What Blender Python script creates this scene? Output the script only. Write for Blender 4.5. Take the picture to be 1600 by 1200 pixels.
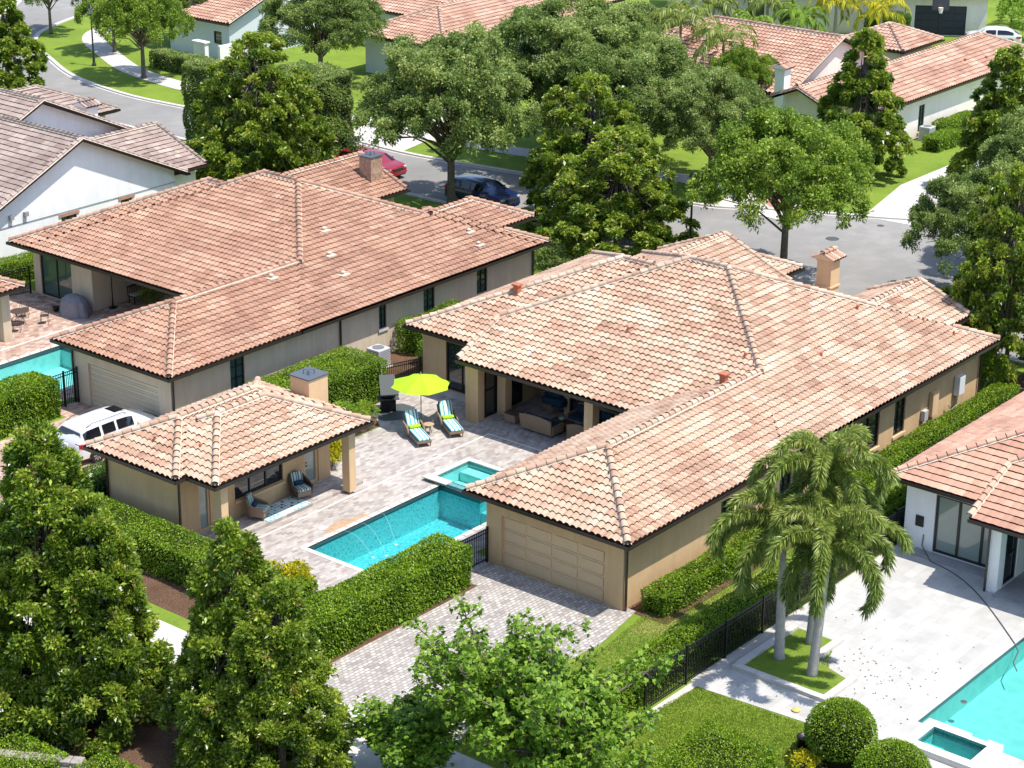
import bpy, bmesh, math, random
import numpy as np
from mathutils import Vector, Matrix
from mathutils.geometry import tessellate_polygon
for o in list(bpy.data.objects): bpy.data.objects.remove(o)
scene = bpy.context.scene
COL = scene.collection
R = math.radians
PITCH = 0.4167

# ------------------------------------------------------------ camera, sky, sun, exposure
cam_d = bpy.data.cameras.new("camera"); cam = bpy.data.objects.new("camera", cam_d); COL.objects.link(cam)
_p, _a, _r = R(21.0526), R(39.1797), R(0.44)
F = Vector((math.cos(_a)*math.cos(_p), math.sin(_a)*math.cos(_p), -math.sin(_p)))
Rt = Vector((math.sin(_a), -math.cos(_a), 0)); Up = Rt.cross(F)
Rr = Rt*math.cos(_r)+Up*math.sin(_r); Ur = Up*math.cos(_r)-Rt*math.sin(_r)
M = Matrix((Rr, Ur, -F)).transposed().to_4x4(); M.translation = Vector((0, 0, 36.0))
cam.matrix_world = M
cam_d.sensor_width = 36; cam_d.lens = 3270/1600*36; cam_d.clip_start = 0.5; cam_d.clip_end = 3000
scene.camera = cam
SUN = Vector((0.40, -1.22, 2.95)).normalized()
w = bpy.data.worlds.new("World"); scene.world = w; w.use_nodes = True
nt = w.node_tree; bg = nt.nodes['Background']; sky = nt.nodes.new('ShaderNodeTexSky')
sky.sky_type = 'NISHITA'; sky.sun_disc = False
sky.sun_elevation = math.asin(SUN.z); sky.sun_rotation = math.atan2(SUN.x, SUN.y)
nt.links.new(sky.outputs[0], bg.inputs[0]); bg.inputs[1].default_value = 0.15
sd = bpy.data.lights.new("sun", 'SUN'); sd.energy = 3.5; sd.angle = R(0.5); sd.color = (1, 0.945, 0.86)
so = bpy.data.objects.new("sun", sd); COL.objects.link(so); so.location = (60, 0, 90)
so.rotation_euler = SUN.to_track_quat('Z', 'Y').to_euler()
scene.view_settings.view_transform = 'Standard'; scene.view_settings.look = 'None'
scene.view_settings.exposure = 0.78; scene.view_settings.gamma = 1.0
scene.render.engine = 'CYCLES'
scene.cycles.max_bounces = 6; scene.cycles.transparent_max_bounces = 12; scene.cycles.transmission_bounces = 4
scene.cycles.caustics_reflective = False; scene.cycles.caustics_refractive = False

rng = np.random.default_rng(7); random.seed(7)

# ------------------------------------------------------------ object helpers
def tag(o, label=None, cat=None, group=None, kind=None):
    if label: o['label'] = label
    if cat: o['category'] = cat
    if group: o['group'] = group
    if kind: o['kind'] = kind
    return o
def empty(name, loc, label=None, cat=None, group=None, rz=0.0):
    o = bpy.data.objects.new(name, None); COL.objects.link(o); o.location = loc; o.rotation_euler = (0, 0, rz)
    o.empty_display_size = 0.3
    return tag(o, label, cat, group)
def link(name, me, parent=None):
    o = bpy.data.objects.new(name, me); COL.objects.link(o)
    if parent is not None: o.parent = parent
    return o
class MB:
    """collects shapes; build() makes ONE mesh object"""
    def __init__(s): s.v = []; s.f = []; s.m = []
    def add(s, v, f, mi=0):
        k = len(s.v); s.v += [tuple(p) for p in v]; s.f += [tuple(i+k for i in q) for q in f]; s.m += [mi]*len(f); return s
    def box(s, a, b, mi=0):
        x0, y0, z0 = a; x1, y1, z1 = b
        return s.add([(x0,y0,z0),(x1,y0,z0),(x1,y1,z0),(x0,y1,z0),(x0,y0,z1),(x1,y0,z1),(x1,y1,z1),(x0,y1,z1)],
                     [(0,3,2,1),(4,5,6,7),(0,1,5,4),(1,2,6,5),(2,3,7,6),(3,0,4,7)], mi)
    def bevbox(s, a, b, r, mi=0, rz=0, c=None):
        """box with chamfered edges; optional rotation about its centre"""
        bm = bmesh.new(); bmesh.ops.create_cube(bm, size=1)
        sx, sy, sz = [b[i]-a[i] for i in range(3)]; cx, cy, cz = [(a[i]+b[i])/2 for i in range(3)]
        for v in bm.verts: v.co = Vector((v.co.x*sx, v.co.y*sy, v.co.z*sz))
        bmesh.ops.bevel(bm, geom=list(bm.edges), offset=min(r, sx*.45, sy*.45, sz*.45), segments=2, affect='EDGES', profile=.6)
        Mz = Matrix.Rotation(rz, 3, 'Z')
        bm.verts.index_update()
        s.add([tuple(Mz@v.co+Vector((cx, cy, cz))) for v in bm.verts], [[v.index for v in f.verts] for f in bm.faces], mi)
        bm.free(); return s
    def prism(s, pts, z0, z1, mi=0, cap=True):
        n = len(pts); v = [(p[0], p[1], z0) for p in pts]+[(p[0], p[1], z1) for p in pts]
        f = [(i, (i+1) % n, n+(i+1) % n, n+i) for i in range(n)]
        if cap: f += [tuple(range(n-1, -1, -1)), tuple(range(n, 2*n))]
        return s.add(v, f, mi)
    def tube(s, pts, r, n=8, mi=0, cap=True):
        """tube along a polyline; r a number or a list"""
        P = [Vector(p) for p in pts]; k = len(P); rr = r if isinstance(r, (list, tuple)) else [r]*k
        v = []; prev = None
        for i, p in enumerate(P):
            d = (P[min(i+1, k-1)]-P[max(i-1, 0)]); d = d.normalized() if d.length > 1e-9 else Vector((0, 0, 1))
            if prev is None: a = d.orthogonal().normalized()
            else: a = (prev-d*prev.dot(d)); a = a.normalized() if a.length > 1e-6 else d.orthogonal().normalized()
            prev = a; b = d.cross(a)
            for j in range(n):
                t = 2*math.pi*j/n; v.append(tuple(p+(a*math.cos(t)+b*math.sin(t))*rr[i]))
        f = [(i*n+j, i*n+(j+1) % n, (i+1)*n+(j+1) % n, (i+1)*n+j) for i in range(k-1) for j in range(n)]
        if cap: f += [tuple(range(n-1, -1, -1)), tuple(range((k-1)*n, k*n))]
        return s.add(v, f, mi)
    def lathe(s, prof, c=(0, 0, 0), n=16, mi=0):
        v = [(c[0]+r*math.cos(2*math.pi*j/n), c[1]+r*math.sin(2*math.pi*j/n), c[2]+z) for r, z in prof for j in range(n)]
        k = len(prof); f = [(i*n+j, i*n+(j+1) % n, (i+1)*n+(j+1) % n, (i+1)*n+j) for i in range(k-1) for j in range(n)]
        f += [tuple(range(n-1, -1, -1)), tuple(range((k-1)*n, k*n))]
        return s.add(v, f, mi)
    def grid(s, nu, nv, fn, mi=0):
        v = [tuple(fn(i/(nu-1), j/(nv-1))) for i in range(nu) for j in range(nv)]
        return s.add(v, [(i*nv+j, (i+1)*nv+j, (i+1)*nv+j+1, i*nv+j+1) for i in range(nu-1) for j in range(nv-1)], mi)
    def build(s, name, mats, parent=None, smooth=False, off=None):
        if off is None: off = parent.location if (parent is not None and parent.get('_abs')) else None
        v = s.v
        if off is not None: v = [(p[0]-off[0], p[1]-off[1], p[2]-off[2]) for p in v]
        me = bpy.data.meshes.new(name); me.from_pydata(v, [], s.f); me.update()
        if not isinstance(mats, (list, tuple)): mats = [mats]
        for m in mats: me.materials.append(m)
        me.polygons.foreach_set('material_index', s.m)
        if smooth: me.polygons.foreach_set('use_smooth', [True]*len(s.f))
        return link(name, me, parent)
def absolute(e): e['_abs'] = 1; return e
def np_mesh(name, V, Fq, mats, parent=None, tint=None, mi=None, off=None, smooth=False):
    """V (n,3), Fq (m,4) quads -> mesh, optional per-face float attribute tint"""
    if off is not None: V = V-np.array(off)
    me = bpy.data.meshes.new(name); n = len(V); m = len(Fq); k = Fq.shape[1]
    me.vertices.add(n); me.vertices.foreach_set('co', V.astype(np.float32).ravel())
    me.loops.add(m*k); me.loops.foreach_set('vertex_index', Fq.astype(np.int32).ravel())
    me.polygons.add(m); me.polygons.foreach_set('loop_start', np.arange(0, m*k, k, dtype=np.int32))
    me.polygons.foreach_set('loop_total', np.full(m, k, dtype=np.int32))
    for q in (mats if isinstance(mats, (list, tuple)) else [mats]): me.materials.append(q)
    if mi is not None: me.polygons.foreach_set('material_index', mi.astype(np.int32))
    me.update(calc_edges=True)
    if tint is not None:
        a = me.attributes.new('tint', 'FLOAT', 'FACE'); a.data.foreach_set('value', tint.astype(np.float32))
    if smooth: me.polygons.foreach_set('use_smooth', np.ones(m, dtype=bool))
    me.validate()
    return link(name, me, parent)
def copy_tree(o, parent=None):
    c = o.copy(); COL.objects.link(c); c.parent = parent
    for ch in list(o.children): copy_tree(ch, c)
    return c

# ------------------------------------------------------------ materials
def mat(name, col=(.5, .5, .5), rough=.7, metal=0., spec=.5, noise=None, bump=None, var=0., alpha=None):
    """noise=(scale, amount) blotches in the base colour; bump=(scale, strength)"""
    m = bpy.data.materials.new(name); m.use_nodes = True; nt = m.node_tree; b = nt.nodes['Principled BSDF']
    b.inputs['Base Color'].default_value = (*col, 1); b.inputs['Roughness'].default_value = rough
    b.inputs['Metallic'].default_value = metal; b.inputs['Specular IOR Level'].default_value = spec
    tc = nt.nodes.new('ShaderNodeTexCoord')
    if noise:
        n = nt.nodes.new('ShaderNodeTexNoise'); n.inputs['Scale'].default_value = noise[0]; n.inputs['Detail'].default_value = 6
        n.inputs['Roughness'].default_value = .65
        nt.links.new(tc.outputs['Object'], n.inputs['Vector'])
        r = nt.nodes.new('ShaderNodeValToRGB'); k = noise[1]
        r.color_ramp.elements[0].position = .3; r.color_ramp.elements[1].position = .7
        r.color_ramp.elements[0].color = (*[c*(1-k) for c in col], 1); r.color_ramp.elements[1].color = (*[min(1, c*(1+k)) for c in col], 1)
        nt.links.new(n.outputs['Fac'], r.inputs[0]); nt.links.new(r.outputs[0], b.inputs['Base Color'])
    if bump:
        n2 = nt.nodes.new('ShaderNodeTexNoise'); n2.inputs['Scale'].default_value = bump[0]; n2.inputs['Detail'].default_value = 5
        nt.links.new(tc.outputs['Object'], n2.inputs['Vector'])
        bp = nt.nodes.new('ShaderNodeBump'); bp.inputs['Strength'].default_value = bump[1]; bp.inputs['Distance'].default_value = .03
        nt.links.new(n2.outputs['Fac'], bp.inputs['Height']); nt.links.new(bp.outputs[0], b.inputs['Normal'])
    return m
def weather(m, amount=.16):
    """rain streaks and splash dirt multiplied into a wall's base colour"""
    nt = m.node_tree; b = nt.nodes['Principled BSDF']; src = b.inputs['Base Color'].links[0].from_socket
    tc = nt.nodes.new('ShaderNodeTexCoord'); mp = nt.nodes.new('ShaderNodeMapping'); mp.inputs['Scale'].default_value = (2.6, 2.6, .22); nt.links.new(tc.outputs['Object'], mp.inputs[0])
    n = nt.nodes.new('ShaderNodeTexNoise'); n.inputs['Scale'].default_value = 1.; n.inputs['Detail'].default_value = 7; n.inputs['Roughness'].default_value = .7; nt.links.new(mp.outputs[0], n.inputs['Vector'])
    mr = nt.nodes.new('ShaderNodeMapRange'); mr.inputs[1].default_value = .35; mr.inputs[2].default_value = .62; mr.inputs[3].default_value = 1-amount; mr.inputs[4].default_value = 1.03; nt.links.new(n.outputs['Fac'], mr.inputs[0])
    sx = nt.nodes.new('ShaderNodeSeparateXYZ'); nt.links.new(tc.outputs['Object'], sx.inputs[0])
    m2 = nt.nodes.new('ShaderNodeMapRange'); m2.inputs[1].default_value = .0; m2.inputs[2].default_value = .45; m2.inputs[3].default_value = 1-amount*1.1; m2.inputs[4].default_value = 1.; nt.links.new(sx.outputs['Z'], m2.inputs[0])
    mu = nt.nodes.new('ShaderNodeMath'); mu.operation = 'MULTIPLY'; nt.links.new(mr.outputs[0], mu.inputs[0]); nt.links.new(m2.outputs[0], mu.inputs[1])
    sc = nt.nodes.new('ShaderNodeVectorMath'); sc.operation = 'SCALE'; nt.links.new(src, sc.inputs[0]); nt.links.new(mu.outputs[0], sc.inputs['Scale']); nt.links.new(sc.outputs[0], b.inputs['Base Color'])
def ramp(nt, stops):
    r = nt.nodes.new('ShaderNodeValToRGB'); cr = r.color_ramp
    while len(cr.elements) < len(stops): cr.elements.new(.5)
    for e, (p, c) in zip(cr.elements, stops): e.position = p; e.color = (*c, 1)
    return r
def tint_mat(name, stops, rough=.75, spec=.3, dirt=.25, trans=0., dscale=.6, bumps=0.):
    """per-face tint attribute through a colour ramp, times a dirt noise"""
    m = bpy.data.materials.new(name); m.use_nodes = True; nt = m.node_tree; b = nt.nodes['Principled BSDF']
    a = nt.nodes.new('ShaderNodeAttribute'); a.attribute_name = 'tint'
    r = ramp(nt, stops); nt.links.new(a.outputs['Fac'], r.inputs[0])
    n = nt.nodes.new('ShaderNodeTexNoise'); n.inputs['Scale'].default_value = dscale; n.inputs['Detail'].default_value = 8; n.inputs['Roughness'].default_value = .7
    tc = nt.nodes.new('ShaderNodeTexCoord'); nt.links.new(tc.outputs['Object'], n.inputs['Vector'])
    mr = nt.nodes.new('ShaderNodeMapRange'); mr.inputs[1].default_value = .3; mr.inputs[2].default_value = .7
    mr.inputs[3].default_value = 1-dirt; mr.inputs[4].default_value = 1+dirt*.5
    nt.links.new(n.outputs['Fac'], mr.inputs[0])
    mx = nt.nodes.new('ShaderNodeVectorMath'); mx.operation = 'SCALE'
    nt.links.new(r.outputs[0], mx.inputs[0]); nt.links.new(mr.outputs[0], mx.inputs['Scale'])
    nt.links.new(mx.outputs[0], b.inputs['Base Color'])
    b.inputs['Roughness'].default_value = rough; b.inputs['Specular IOR Level'].default_value = spec
    if trans:
        t = nt.nodes.new('ShaderNodeBsdfTranslucent'); nt.links.new(mx.outputs[0], t.inputs[0])
        ms = nt.nodes.new('ShaderNodeMixShader'); ms.inputs[0].default_value = trans
        out = nt.nodes['Material Output']
        nt.links.new(b.outputs[0], ms.inputs[1]); nt.links.new(t.outputs[0], ms.inputs[2]); nt.links.new(ms.outputs[0], out.inputs[0])
    return m
def paver_mat(name, cols, mortar, bw, bh, rot=0., rough=.8, dirt=.3, mort=.02, stain=None, off=.5):
    m = bpy.data.materials.new(name); m.use_nodes = True; nt = m.node_tree; b = nt.nodes['Principled BSDF']
    tc = nt.nodes.new('ShaderNodeTexCoord'); mp = nt.nodes.new('ShaderNodeMapping'); mp.inputs['Rotation'].default_value = (0, 0, rot)
    nt.links.new(tc.outputs['Object'], mp.inputs[0])
    br = nt.nodes.new('ShaderNodeTexBrick'); br.inputs['Scale'].default_value = 1
    br.inputs['Brick Width'].default_value = bw; br.inputs['Row Height'].default_value = bh; br.inputs['Mortar Size'].default_value = mort*min(bw, bh)
    br.inputs['Color1'].default_value = (0, 0, 0, 1); br.inputs['Color2'].default_value = (1, 1, 1, 1); br.inputs['Mortar'].default_value = (.5, .5, .5, 1)
    br.inputs['Bias'].default_value = 0; br.offset = off; br.inputs['Mortar Smooth'].default_value = .2
    nt.links.new(mp.outputs[0], br.inputs['Vector'])
    r = ramp(nt, cols); nt.links.new(br.outputs['Color'], r.inputs[0])
    n = nt.nodes.new('ShaderNodeTexNoise'); n.inputs['Scale'].default_value = .5; n.inputs['Detail'].default_value = 9; n.inputs['Roughness'].default_value = .72
    nt.links.new(tc.outputs['Object'], n.inputs['Vector'])
    mr = nt.nodes.new('ShaderNodeMapRange'); mr.inputs[1].default_value = .3; mr.inputs[2].default_value = .72; mr.inputs[3].default_value = 1-dirt; mr.inputs[4].default_value = 1+dirt*.35
    nt.links.new(n.outputs['Fac'], mr.inputs[0])
    mx = nt.nodes.new('ShaderNodeVectorMath'); mx.operation = 'SCALE'; nt.links.new(r.outputs[0], mx.inputs[0]); nt.links.new(mr.outputs[0], mx.inputs['Scale'])
    mm = nt.nodes.new('ShaderNodeMix'); mm.data_type = 'RGBA'; nt.links.new(br.outputs['Fac'], mm.inputs[0]); nt.links.new(mx.outputs[0], mm.inputs[6]); mm.inputs[7].default_value = (*mortar, 1)
    nt.links.new(mm.outputs[2], b.inputs['Base Color']); b.inputs['Roughness'].default_value = rough; b.inputs['Specular IOR Level'].default_value = .3
    bp = nt.nodes.new('ShaderNodeBump'); bp.inputs['Strength'].default_value = .4; bp.inputs['Distance'].default_value = .01; bp.invert = True
    nt.links.new(br.outputs['Fac'], bp.inputs['Height']); nt.links.new(bp.outputs[0], b.inputs['Normal'])
    return m
def ground_mat(name, c1, c2, c3, s1=.25, s2=6., rough=.95, bstr=.6, bscale=25.):
    m = bpy.data.materials.new(name); m.use_nodes = True; nt = m.node_tree; b = nt.nodes['Principled BSDF']
    tc = nt.nodes.new('ShaderNodeTexCoord')
    def nz(s, d=6):
        n = nt.nodes.new('ShaderNodeTexNoise'); n.inputs['Scale'].default_value = s; n.inputs['Detail'].default_value = d; n.inputs['Roughness'].default_value = .68
        nt.links.new(tc.outputs['Object'], n.inputs['Vector']); return n
    a = nz(s1); f = nz(s2, 8)
    r = ramp(nt, [(.35, c1), (.62, c2)]); nt.links.new(a.outputs['Fac'], r.inputs[0])
    r2 = ramp(nt, [(.42, (0, 0, 0)), (.68, (1, 1, 1))]); nt.links.new(f.outputs['Fac'], r2.inputs[0])
    mm = nt.nodes.new('ShaderNodeMix'); mm.data_type = 'RGBA'; nt.links.new(r2.outputs[0], mm.inputs[0]); nt.links.new(r.outputs[0], mm.inputs[6]); mm.inputs[7].default_value = (*c3, 1)
    nt.links.new(mm.outputs[2], b.inputs['Base Color']); b.inputs['Roughness'].default_value = rough; b.inputs['Specular IOR Level'].default_value = .15
    g = nz(bscale, 4); bp = nt.nodes.new('ShaderNodeBump'); bp.inputs['Strength'].default_value = bstr; bp.inputs['Distance'].default_value = .05
    nt.links.new(g.outputs['Fac'], bp.inputs['Height']); nt.links.new(bp.outputs[0], b.inputs['Normal'])
    return m
def glass_mat(name, col=(.02, .03, .035), rough=.04):
    m = mat(name, col, rough, 0, 1.0); return m

m_grass = ground_mat('lawn grass', (.105, .20, .018), (.19, .29, .030), (.20, .235, .045), .3, 3.)
m_grass2 = ground_mat('lawn grass dry', (.15, .22, .028), (.24, .28, .06), (.30, .27, .10), .5, 4.)
m_asph = ground_mat('asphalt', (.205, .20, .195), (.30, .29, .275), (.235, .23, .22), .11, .9, .9, .15, 60)
m_conc = ground_mat('concrete', (.52, .49, .45), (.60, .57, .53), (.46, .43, .40), .4, 2., .9, .15, 30)
m_curb = mat('curb concrete', (.55, .52, .48), .9, noise=(2., .12))
m_mulch = ground_mat('mulch', (.13, .075, .045), (.20, .12, .075), (.07, .04, .025), 1., 14., 1., 1., 30)
m_pave_patio = paver_mat('patio pavers', [(0, (.32, .275, .25)), (.3, (.40, .355, .325)), (.65, (.47, .43, .395)), (1, (.54, .495, .455))], (.33, .29, .26), .30, .15, 0, .75, .26, .05)
m_pave_drive = paver_mat('driveway pavers', [(0, (.31, .275, .255)), (.3, (.41, .38, .355)), (.7, (.49, .46, .43)), (1, (.54, .51, .48))], (.21, .185, .165), .24, .16, R(2), .8, .22, .10)
m_pave_pink = paver_mat('pink pavers', [(0, (.34, .20, .155)), (.35, (.48, .32, .25)), (.7, (.56, .42, .34)), (1, (.62, .50, .42))], (.30, .21, .17), .30, .20, 0, .8, .35, .05)
m_trav = paver_mat('white travertine', [(0, (.45, .44, .415)), (1, (.53, .52, .495))], (.40, .39, .365), .62, .41, 0, .7, .22, .014)
m_coping = mat('coping stone', (.58, .54, .49), .7, noise=(1.5, .15), bump=(12, .2))
m_white_strip = mat('drain strip', (.74, .72, .69), .7)
m_tile_shade = mat('under tile shade', (.035, .018, .012), 1, spec=.05)  # near-black colour paints the shade in the hollows under the tiles
T_MAIN = [(0, (.36, .21, .145)), (.25, (.45, .285, .20)), (.5, (.52, .355, .255)), (.75, (.57, .42, .31)), (1, (.63, .495, .385))]
m_tile_main = tint_mat('blended roof tile', T_MAIN, .8, .25, .22)
m_tile_h2 = tint_mat('terracotta roof tile', [(0, (.31, .165, .11)), (.4, (.395, .22, .15)), (.7, (.445, .265, .18)), (1, (.51, .33, .235))], .75, .3, .2)
m_tile_brown = tint_mat('flat brown roof tile', [(0, (.23, .165, .145)), (.5, (.34, .26, .225)), (1, (.44, .36, .315))], .8, .25, .25)
m_tile_salmon = tint_mat('flat salmon roof tile', [(0, (.42, .225, .16)), (.5, (.52, .30, .21)), (1, (.63, .41, .295))], .7, .3, .15)
m_tile_far = tint_mat('pale terracotta roof tile', [(0, (.37, .195, .14)), (.5, (.48, .285, .205)), (1, (.60, .41, .31))], .8, .3, .22)
m_mortar = mat('ridge mortar', (.58, .49, .40), .9, noise=(3, .15))
m_bronze = mat('bronze gutter metal', (.045, .035, .03), .35, .3, .6)
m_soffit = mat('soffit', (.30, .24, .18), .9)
m_tan = mat('tan stucco', (.62, .42, .225), .9, noise=(.6, .10), bump=(70, .35))
m_tan2 = mat('light tan stucco', (.66, .46, .265), .9, noise=(.8, .06), bump=(70, .25))
m_cream = mat('cream stucco', (.60, .50, .365), .9, noise=(.7, .06), bump=(70, .25))
m_white = mat('white stucco', (.86, .86, .85), .9, noise=(.7, .05), bump=(70, .2))
m_offwhite = mat('warm white stucco', (.80, .74, .67), .9, noise=(.7, .05), bump=(70, .2))
for q_, a_ in ((m_tan, .10), (m_tan2, .08), (m_cream, .10), (m_white, .04), (m_offwhite, .05)): weather(q_, a_)
m_door_tan = mat('tan garage door', (.64, .46, .27), .6, noise=(1, .05))
m_door_cream = mat('cream garage door', (.60, .52, .38), .6, noise=(1, .05))
m_door_navy = mat('navy garage door', (.02, .025, .05), .5)
m_glass = glass_mat('dark window glass'); m_glass_g = glass_mat('greenish window glass', (.05, .10, .085), .03)
m_glass_l = glass_mat('pale window glass', (.27, .33, .29), .05)
m_frame = mat('dark window frame', (.02, .018, .017), .4)
m_black = mat('black metal', (.008, .008, .008), .45, .2)
m_wood_dk = mat('dark interior', (.03, .025, .022), .9)
m_water = None
def water(name, col, rip=9., strength=.25):
    m = bpy.data.materials.new(name); m.use_nodes = True; nt = m.node_tree; nt.nodes.clear()
    out = nt.nodes.new('ShaderNodeOutputMaterial'); t = nt.nodes.new('ShaderNodeBsdfTransparent'); t.inputs[0].default_value = (*col, 1)
    g = nt.nodes.new('ShaderNodeBsdfGlossy'); g.inputs['Roughness'].default_value = .03; mx = nt.nodes.new('ShaderNodeMixShader')
    fr = nt.nodes.new('ShaderNodeFresnel'); fr.inputs['IOR'].default_value = 1.33
    tc = nt.nodes.new('ShaderNodeTexCoord'); n = nt.nodes.new('ShaderNodeTexNoise'); n.inputs['Scale'].default_value = rip; n.inputs['Detail'].default_value = 3
    n.inputs['Distortion'].default_value = .8
    nt.links.new(tc.outputs['Object'], n.inputs['Vector']); bp = nt.nodes.new('ShaderNodeBump'); bp.inputs['Strength'].default_value = strength; bp.inputs['Distance'].default_value = .05
    nt.links.new(n.outputs['Fac'], bp.inputs['Height']); nt.links.new(bp.outputs[0], g.inputs['Normal']); nt.links.new(bp.outputs[0], fr.inputs['Normal'])
    nt.links.new(fr.outputs[0], mx.inputs[0]); nt.links.new(t.outputs[0], mx.inputs[1]); nt.links.new(g.outputs[0], mx.inputs[2]); nt.links.new(mx.outputs[0], out.inputs[0])
    return m
m_water = water('pool water', (.33, .77, .80), 7., .8); m_water_l = water('calm pool water', (.62, .94, .93), 4., .1)
def plaster(name, c1, c2, sc=5.):
    m = bpy.data.materials.new(name); m.use_nodes = True; nt = m.node_tree; b = nt.nodes['Principled BSDF']
    tc = nt.nodes.new('ShaderNodeTexCoord'); v = nt.nodes.new('ShaderNodeTexVoronoi'); v.feature = 'DISTANCE_TO_EDGE'; v.inputs['Scale'].default_value = sc
    n = nt.nodes.new('ShaderNodeTexNoise'); n.inputs['Scale'].default_value = 2.2; n.inputs['Detail'].default_value = 4
    nt.links.new(tc.outputs['Object'], n.inputs['Vector'])
    ad = nt.nodes.new('ShaderNodeVectorMath'); ad.operation = 'ADD'; sc2 = nt.nodes.new('ShaderNodeVectorMath'); sc2.operation = 'SCALE'; sc2.inputs['Scale'].default_value = .6
    nt.links.new(n.outputs['Color'], sc2.inputs[0]); nt.links.new(tc.outputs['Object'], ad.inputs[0]); nt.links.new(sc2.outputs[0], ad.inputs[1]); nt.links.new(ad.outputs[0], v.inputs['Vector'])
    r = ramp(nt, [(.0, c2), (.35, c1)]); nt.links.new(v.outputs['Distance'], r.inputs[0]); nt.links.new(r.outputs[0], b.inputs['Base Color']); b.inputs['Roughness'].default_value = .8
    return m
m_plaster = plaster('light ripple pool plaster', (.20, .52, .55), (.50, .80, .80), 6.)  # pale cell edges paint rippling light onto the basin walls and floor
m_plaster_l = plaster('pale pool plaster', (.34, .66, .64), (.44, .74, .72), 2.)
m_pooltile = mat('dark pool tile', (.05, .09, .10), .3)
m_wicker = mat('wicker', (.27, .19, .125), .7, noise=(40, .35), bump=(60, .8))
m_wicker_dk = mat('dark wicker', (.10, .065, .045), .7, noise=(40, .35), bump=(60, .8))
m_lime = mat('lime fabric', (.36, .60, .008), .85)
m_navy = mat('navy fabric', (.012, .045, .085), .9)
m_grey_cloth = mat('grey cover cloth', (.21, .21, .235), .8, noise=(3, .15), bump=(5, .8))
m_trunk = mat('bark', (.15, .12, .095), .95, noise=(6, .4), bump=(14, 1.))
m_palmtrunk = mat('palm trunk', (.42, .38, .35), .9, noise=(5, .18), bump=(8, .5))
m_slate = mat('slate', (.075, .085, .085), .6)
def stripes(name, cols, sc, axis='X'):
    m = bpy.data.materials.new(name); m.use_nodes = True; nt = m.node_tree; b = nt.nodes['Principled BSDF']; b.inputs['Roughness'].default_value = .9
    tc = nt.nodes.new('ShaderNodeTexCoord'); sx = nt.nodes.new('ShaderNodeSeparateXYZ'); nt.links.new(tc.outputs['Object'], sx.inputs[0])
    mu = nt.nodes.new('ShaderNodeMath'); mu.operation = 'MULTIPLY'; mu.inputs[1].default_value = sc; nt.links.new(sx.outputs[axis], mu.inputs[0])
    fr = nt.nodes.new('ShaderNodeMath'); fr.operation = 'FRACT'; nt.links.new(mu.outputs[0], fr.inputs[0])
    r = ramp(nt, [(i/len(cols), c) for i, c in enumerate(cols)]); r.color_ramp.interpolation = 'CONSTANT'
    nt.links.new(fr.outputs[0], r.inputs[0]); nt.links.new(r.outputs[0], b.inputs['Base Color']); return m
m_stripe = stripes('blue striped fabric', [(.62, .80, .74), (.10, .33, .42), (.70, .82, .72), (.03, .16, .26), (.42, .66, .66), (.55, .70, .35), (.08, .38, .50), (.75, .85, .80)], 1.9, 'Y')
m_stripe_g = stripes('green striped fabric', [(.50, .64, .55), (.02, .07, .10), (.45, .58, .52), (.60, .68, .60), (.06, .14, .16)], 4.2, 'Y')
# ------------------------------------------------------------ roofs made of real tiles
class Wing:
    """hip roof over a rectangle; gable = sides ('-x','+x','-y','+y') that end in a gable instead of a hip"""
    def __init__(s, x0, y0, x1, y1, z=3.1, gable=(), pitch=PITCH, cut=None):
        s.x0, s.y0, s.x1, s.y1, s.z, s.gable, s.p, s.cut = x0, y0, x1, y1, z, gable, pitch, cut
    def planes(s):
        P = []
        if '-x' not in s.gable: P.append(('-x', lambda X, Y: s.z+s.p*(X-s.x0)))
        if '+x' not in s.gable: P.append(('+x', lambda X, Y: s.z+s.p*(s.x1-X)))
        if '-y' not in s.gable: P.append(('-y', lambda X, Y: s.z+s.p*(Y-s.y0)))
        if '+y' not in s.gable: P.append(('+y', lambda X, Y: s.z+s.p*(s.y1-Y)))
        return P
    def h(s, X, Y):
        X = np.asarray(X, float); Y = np.asarray(Y, float)
        H = np.min([f(X, Y) for _, f in s.planes()], axis=0)
        ins = (X >= s.x0-1e-6) & (X <= s.x1+1e-6) & (Y >= s.y0-1e-6) & (Y <= s.y1+1e-6)
        if s.cut is not None: ins &= ~s.cut(X, Y)
        return np.where(ins, H, -99.)
def tile_profile(kind, n):
    u = np.linspace(0, 1, n+1)
    if kind == 's':
        z = np.where(u < .72, np.clip(np.sin(u/.72*np.pi), 0, 1)**.6*.048, -np.sin((u-.72)/.28*np.pi)*.030)
        return u, z
    return u, np.where((u < .03) | (u > .97), -.012, 0.)
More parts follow.
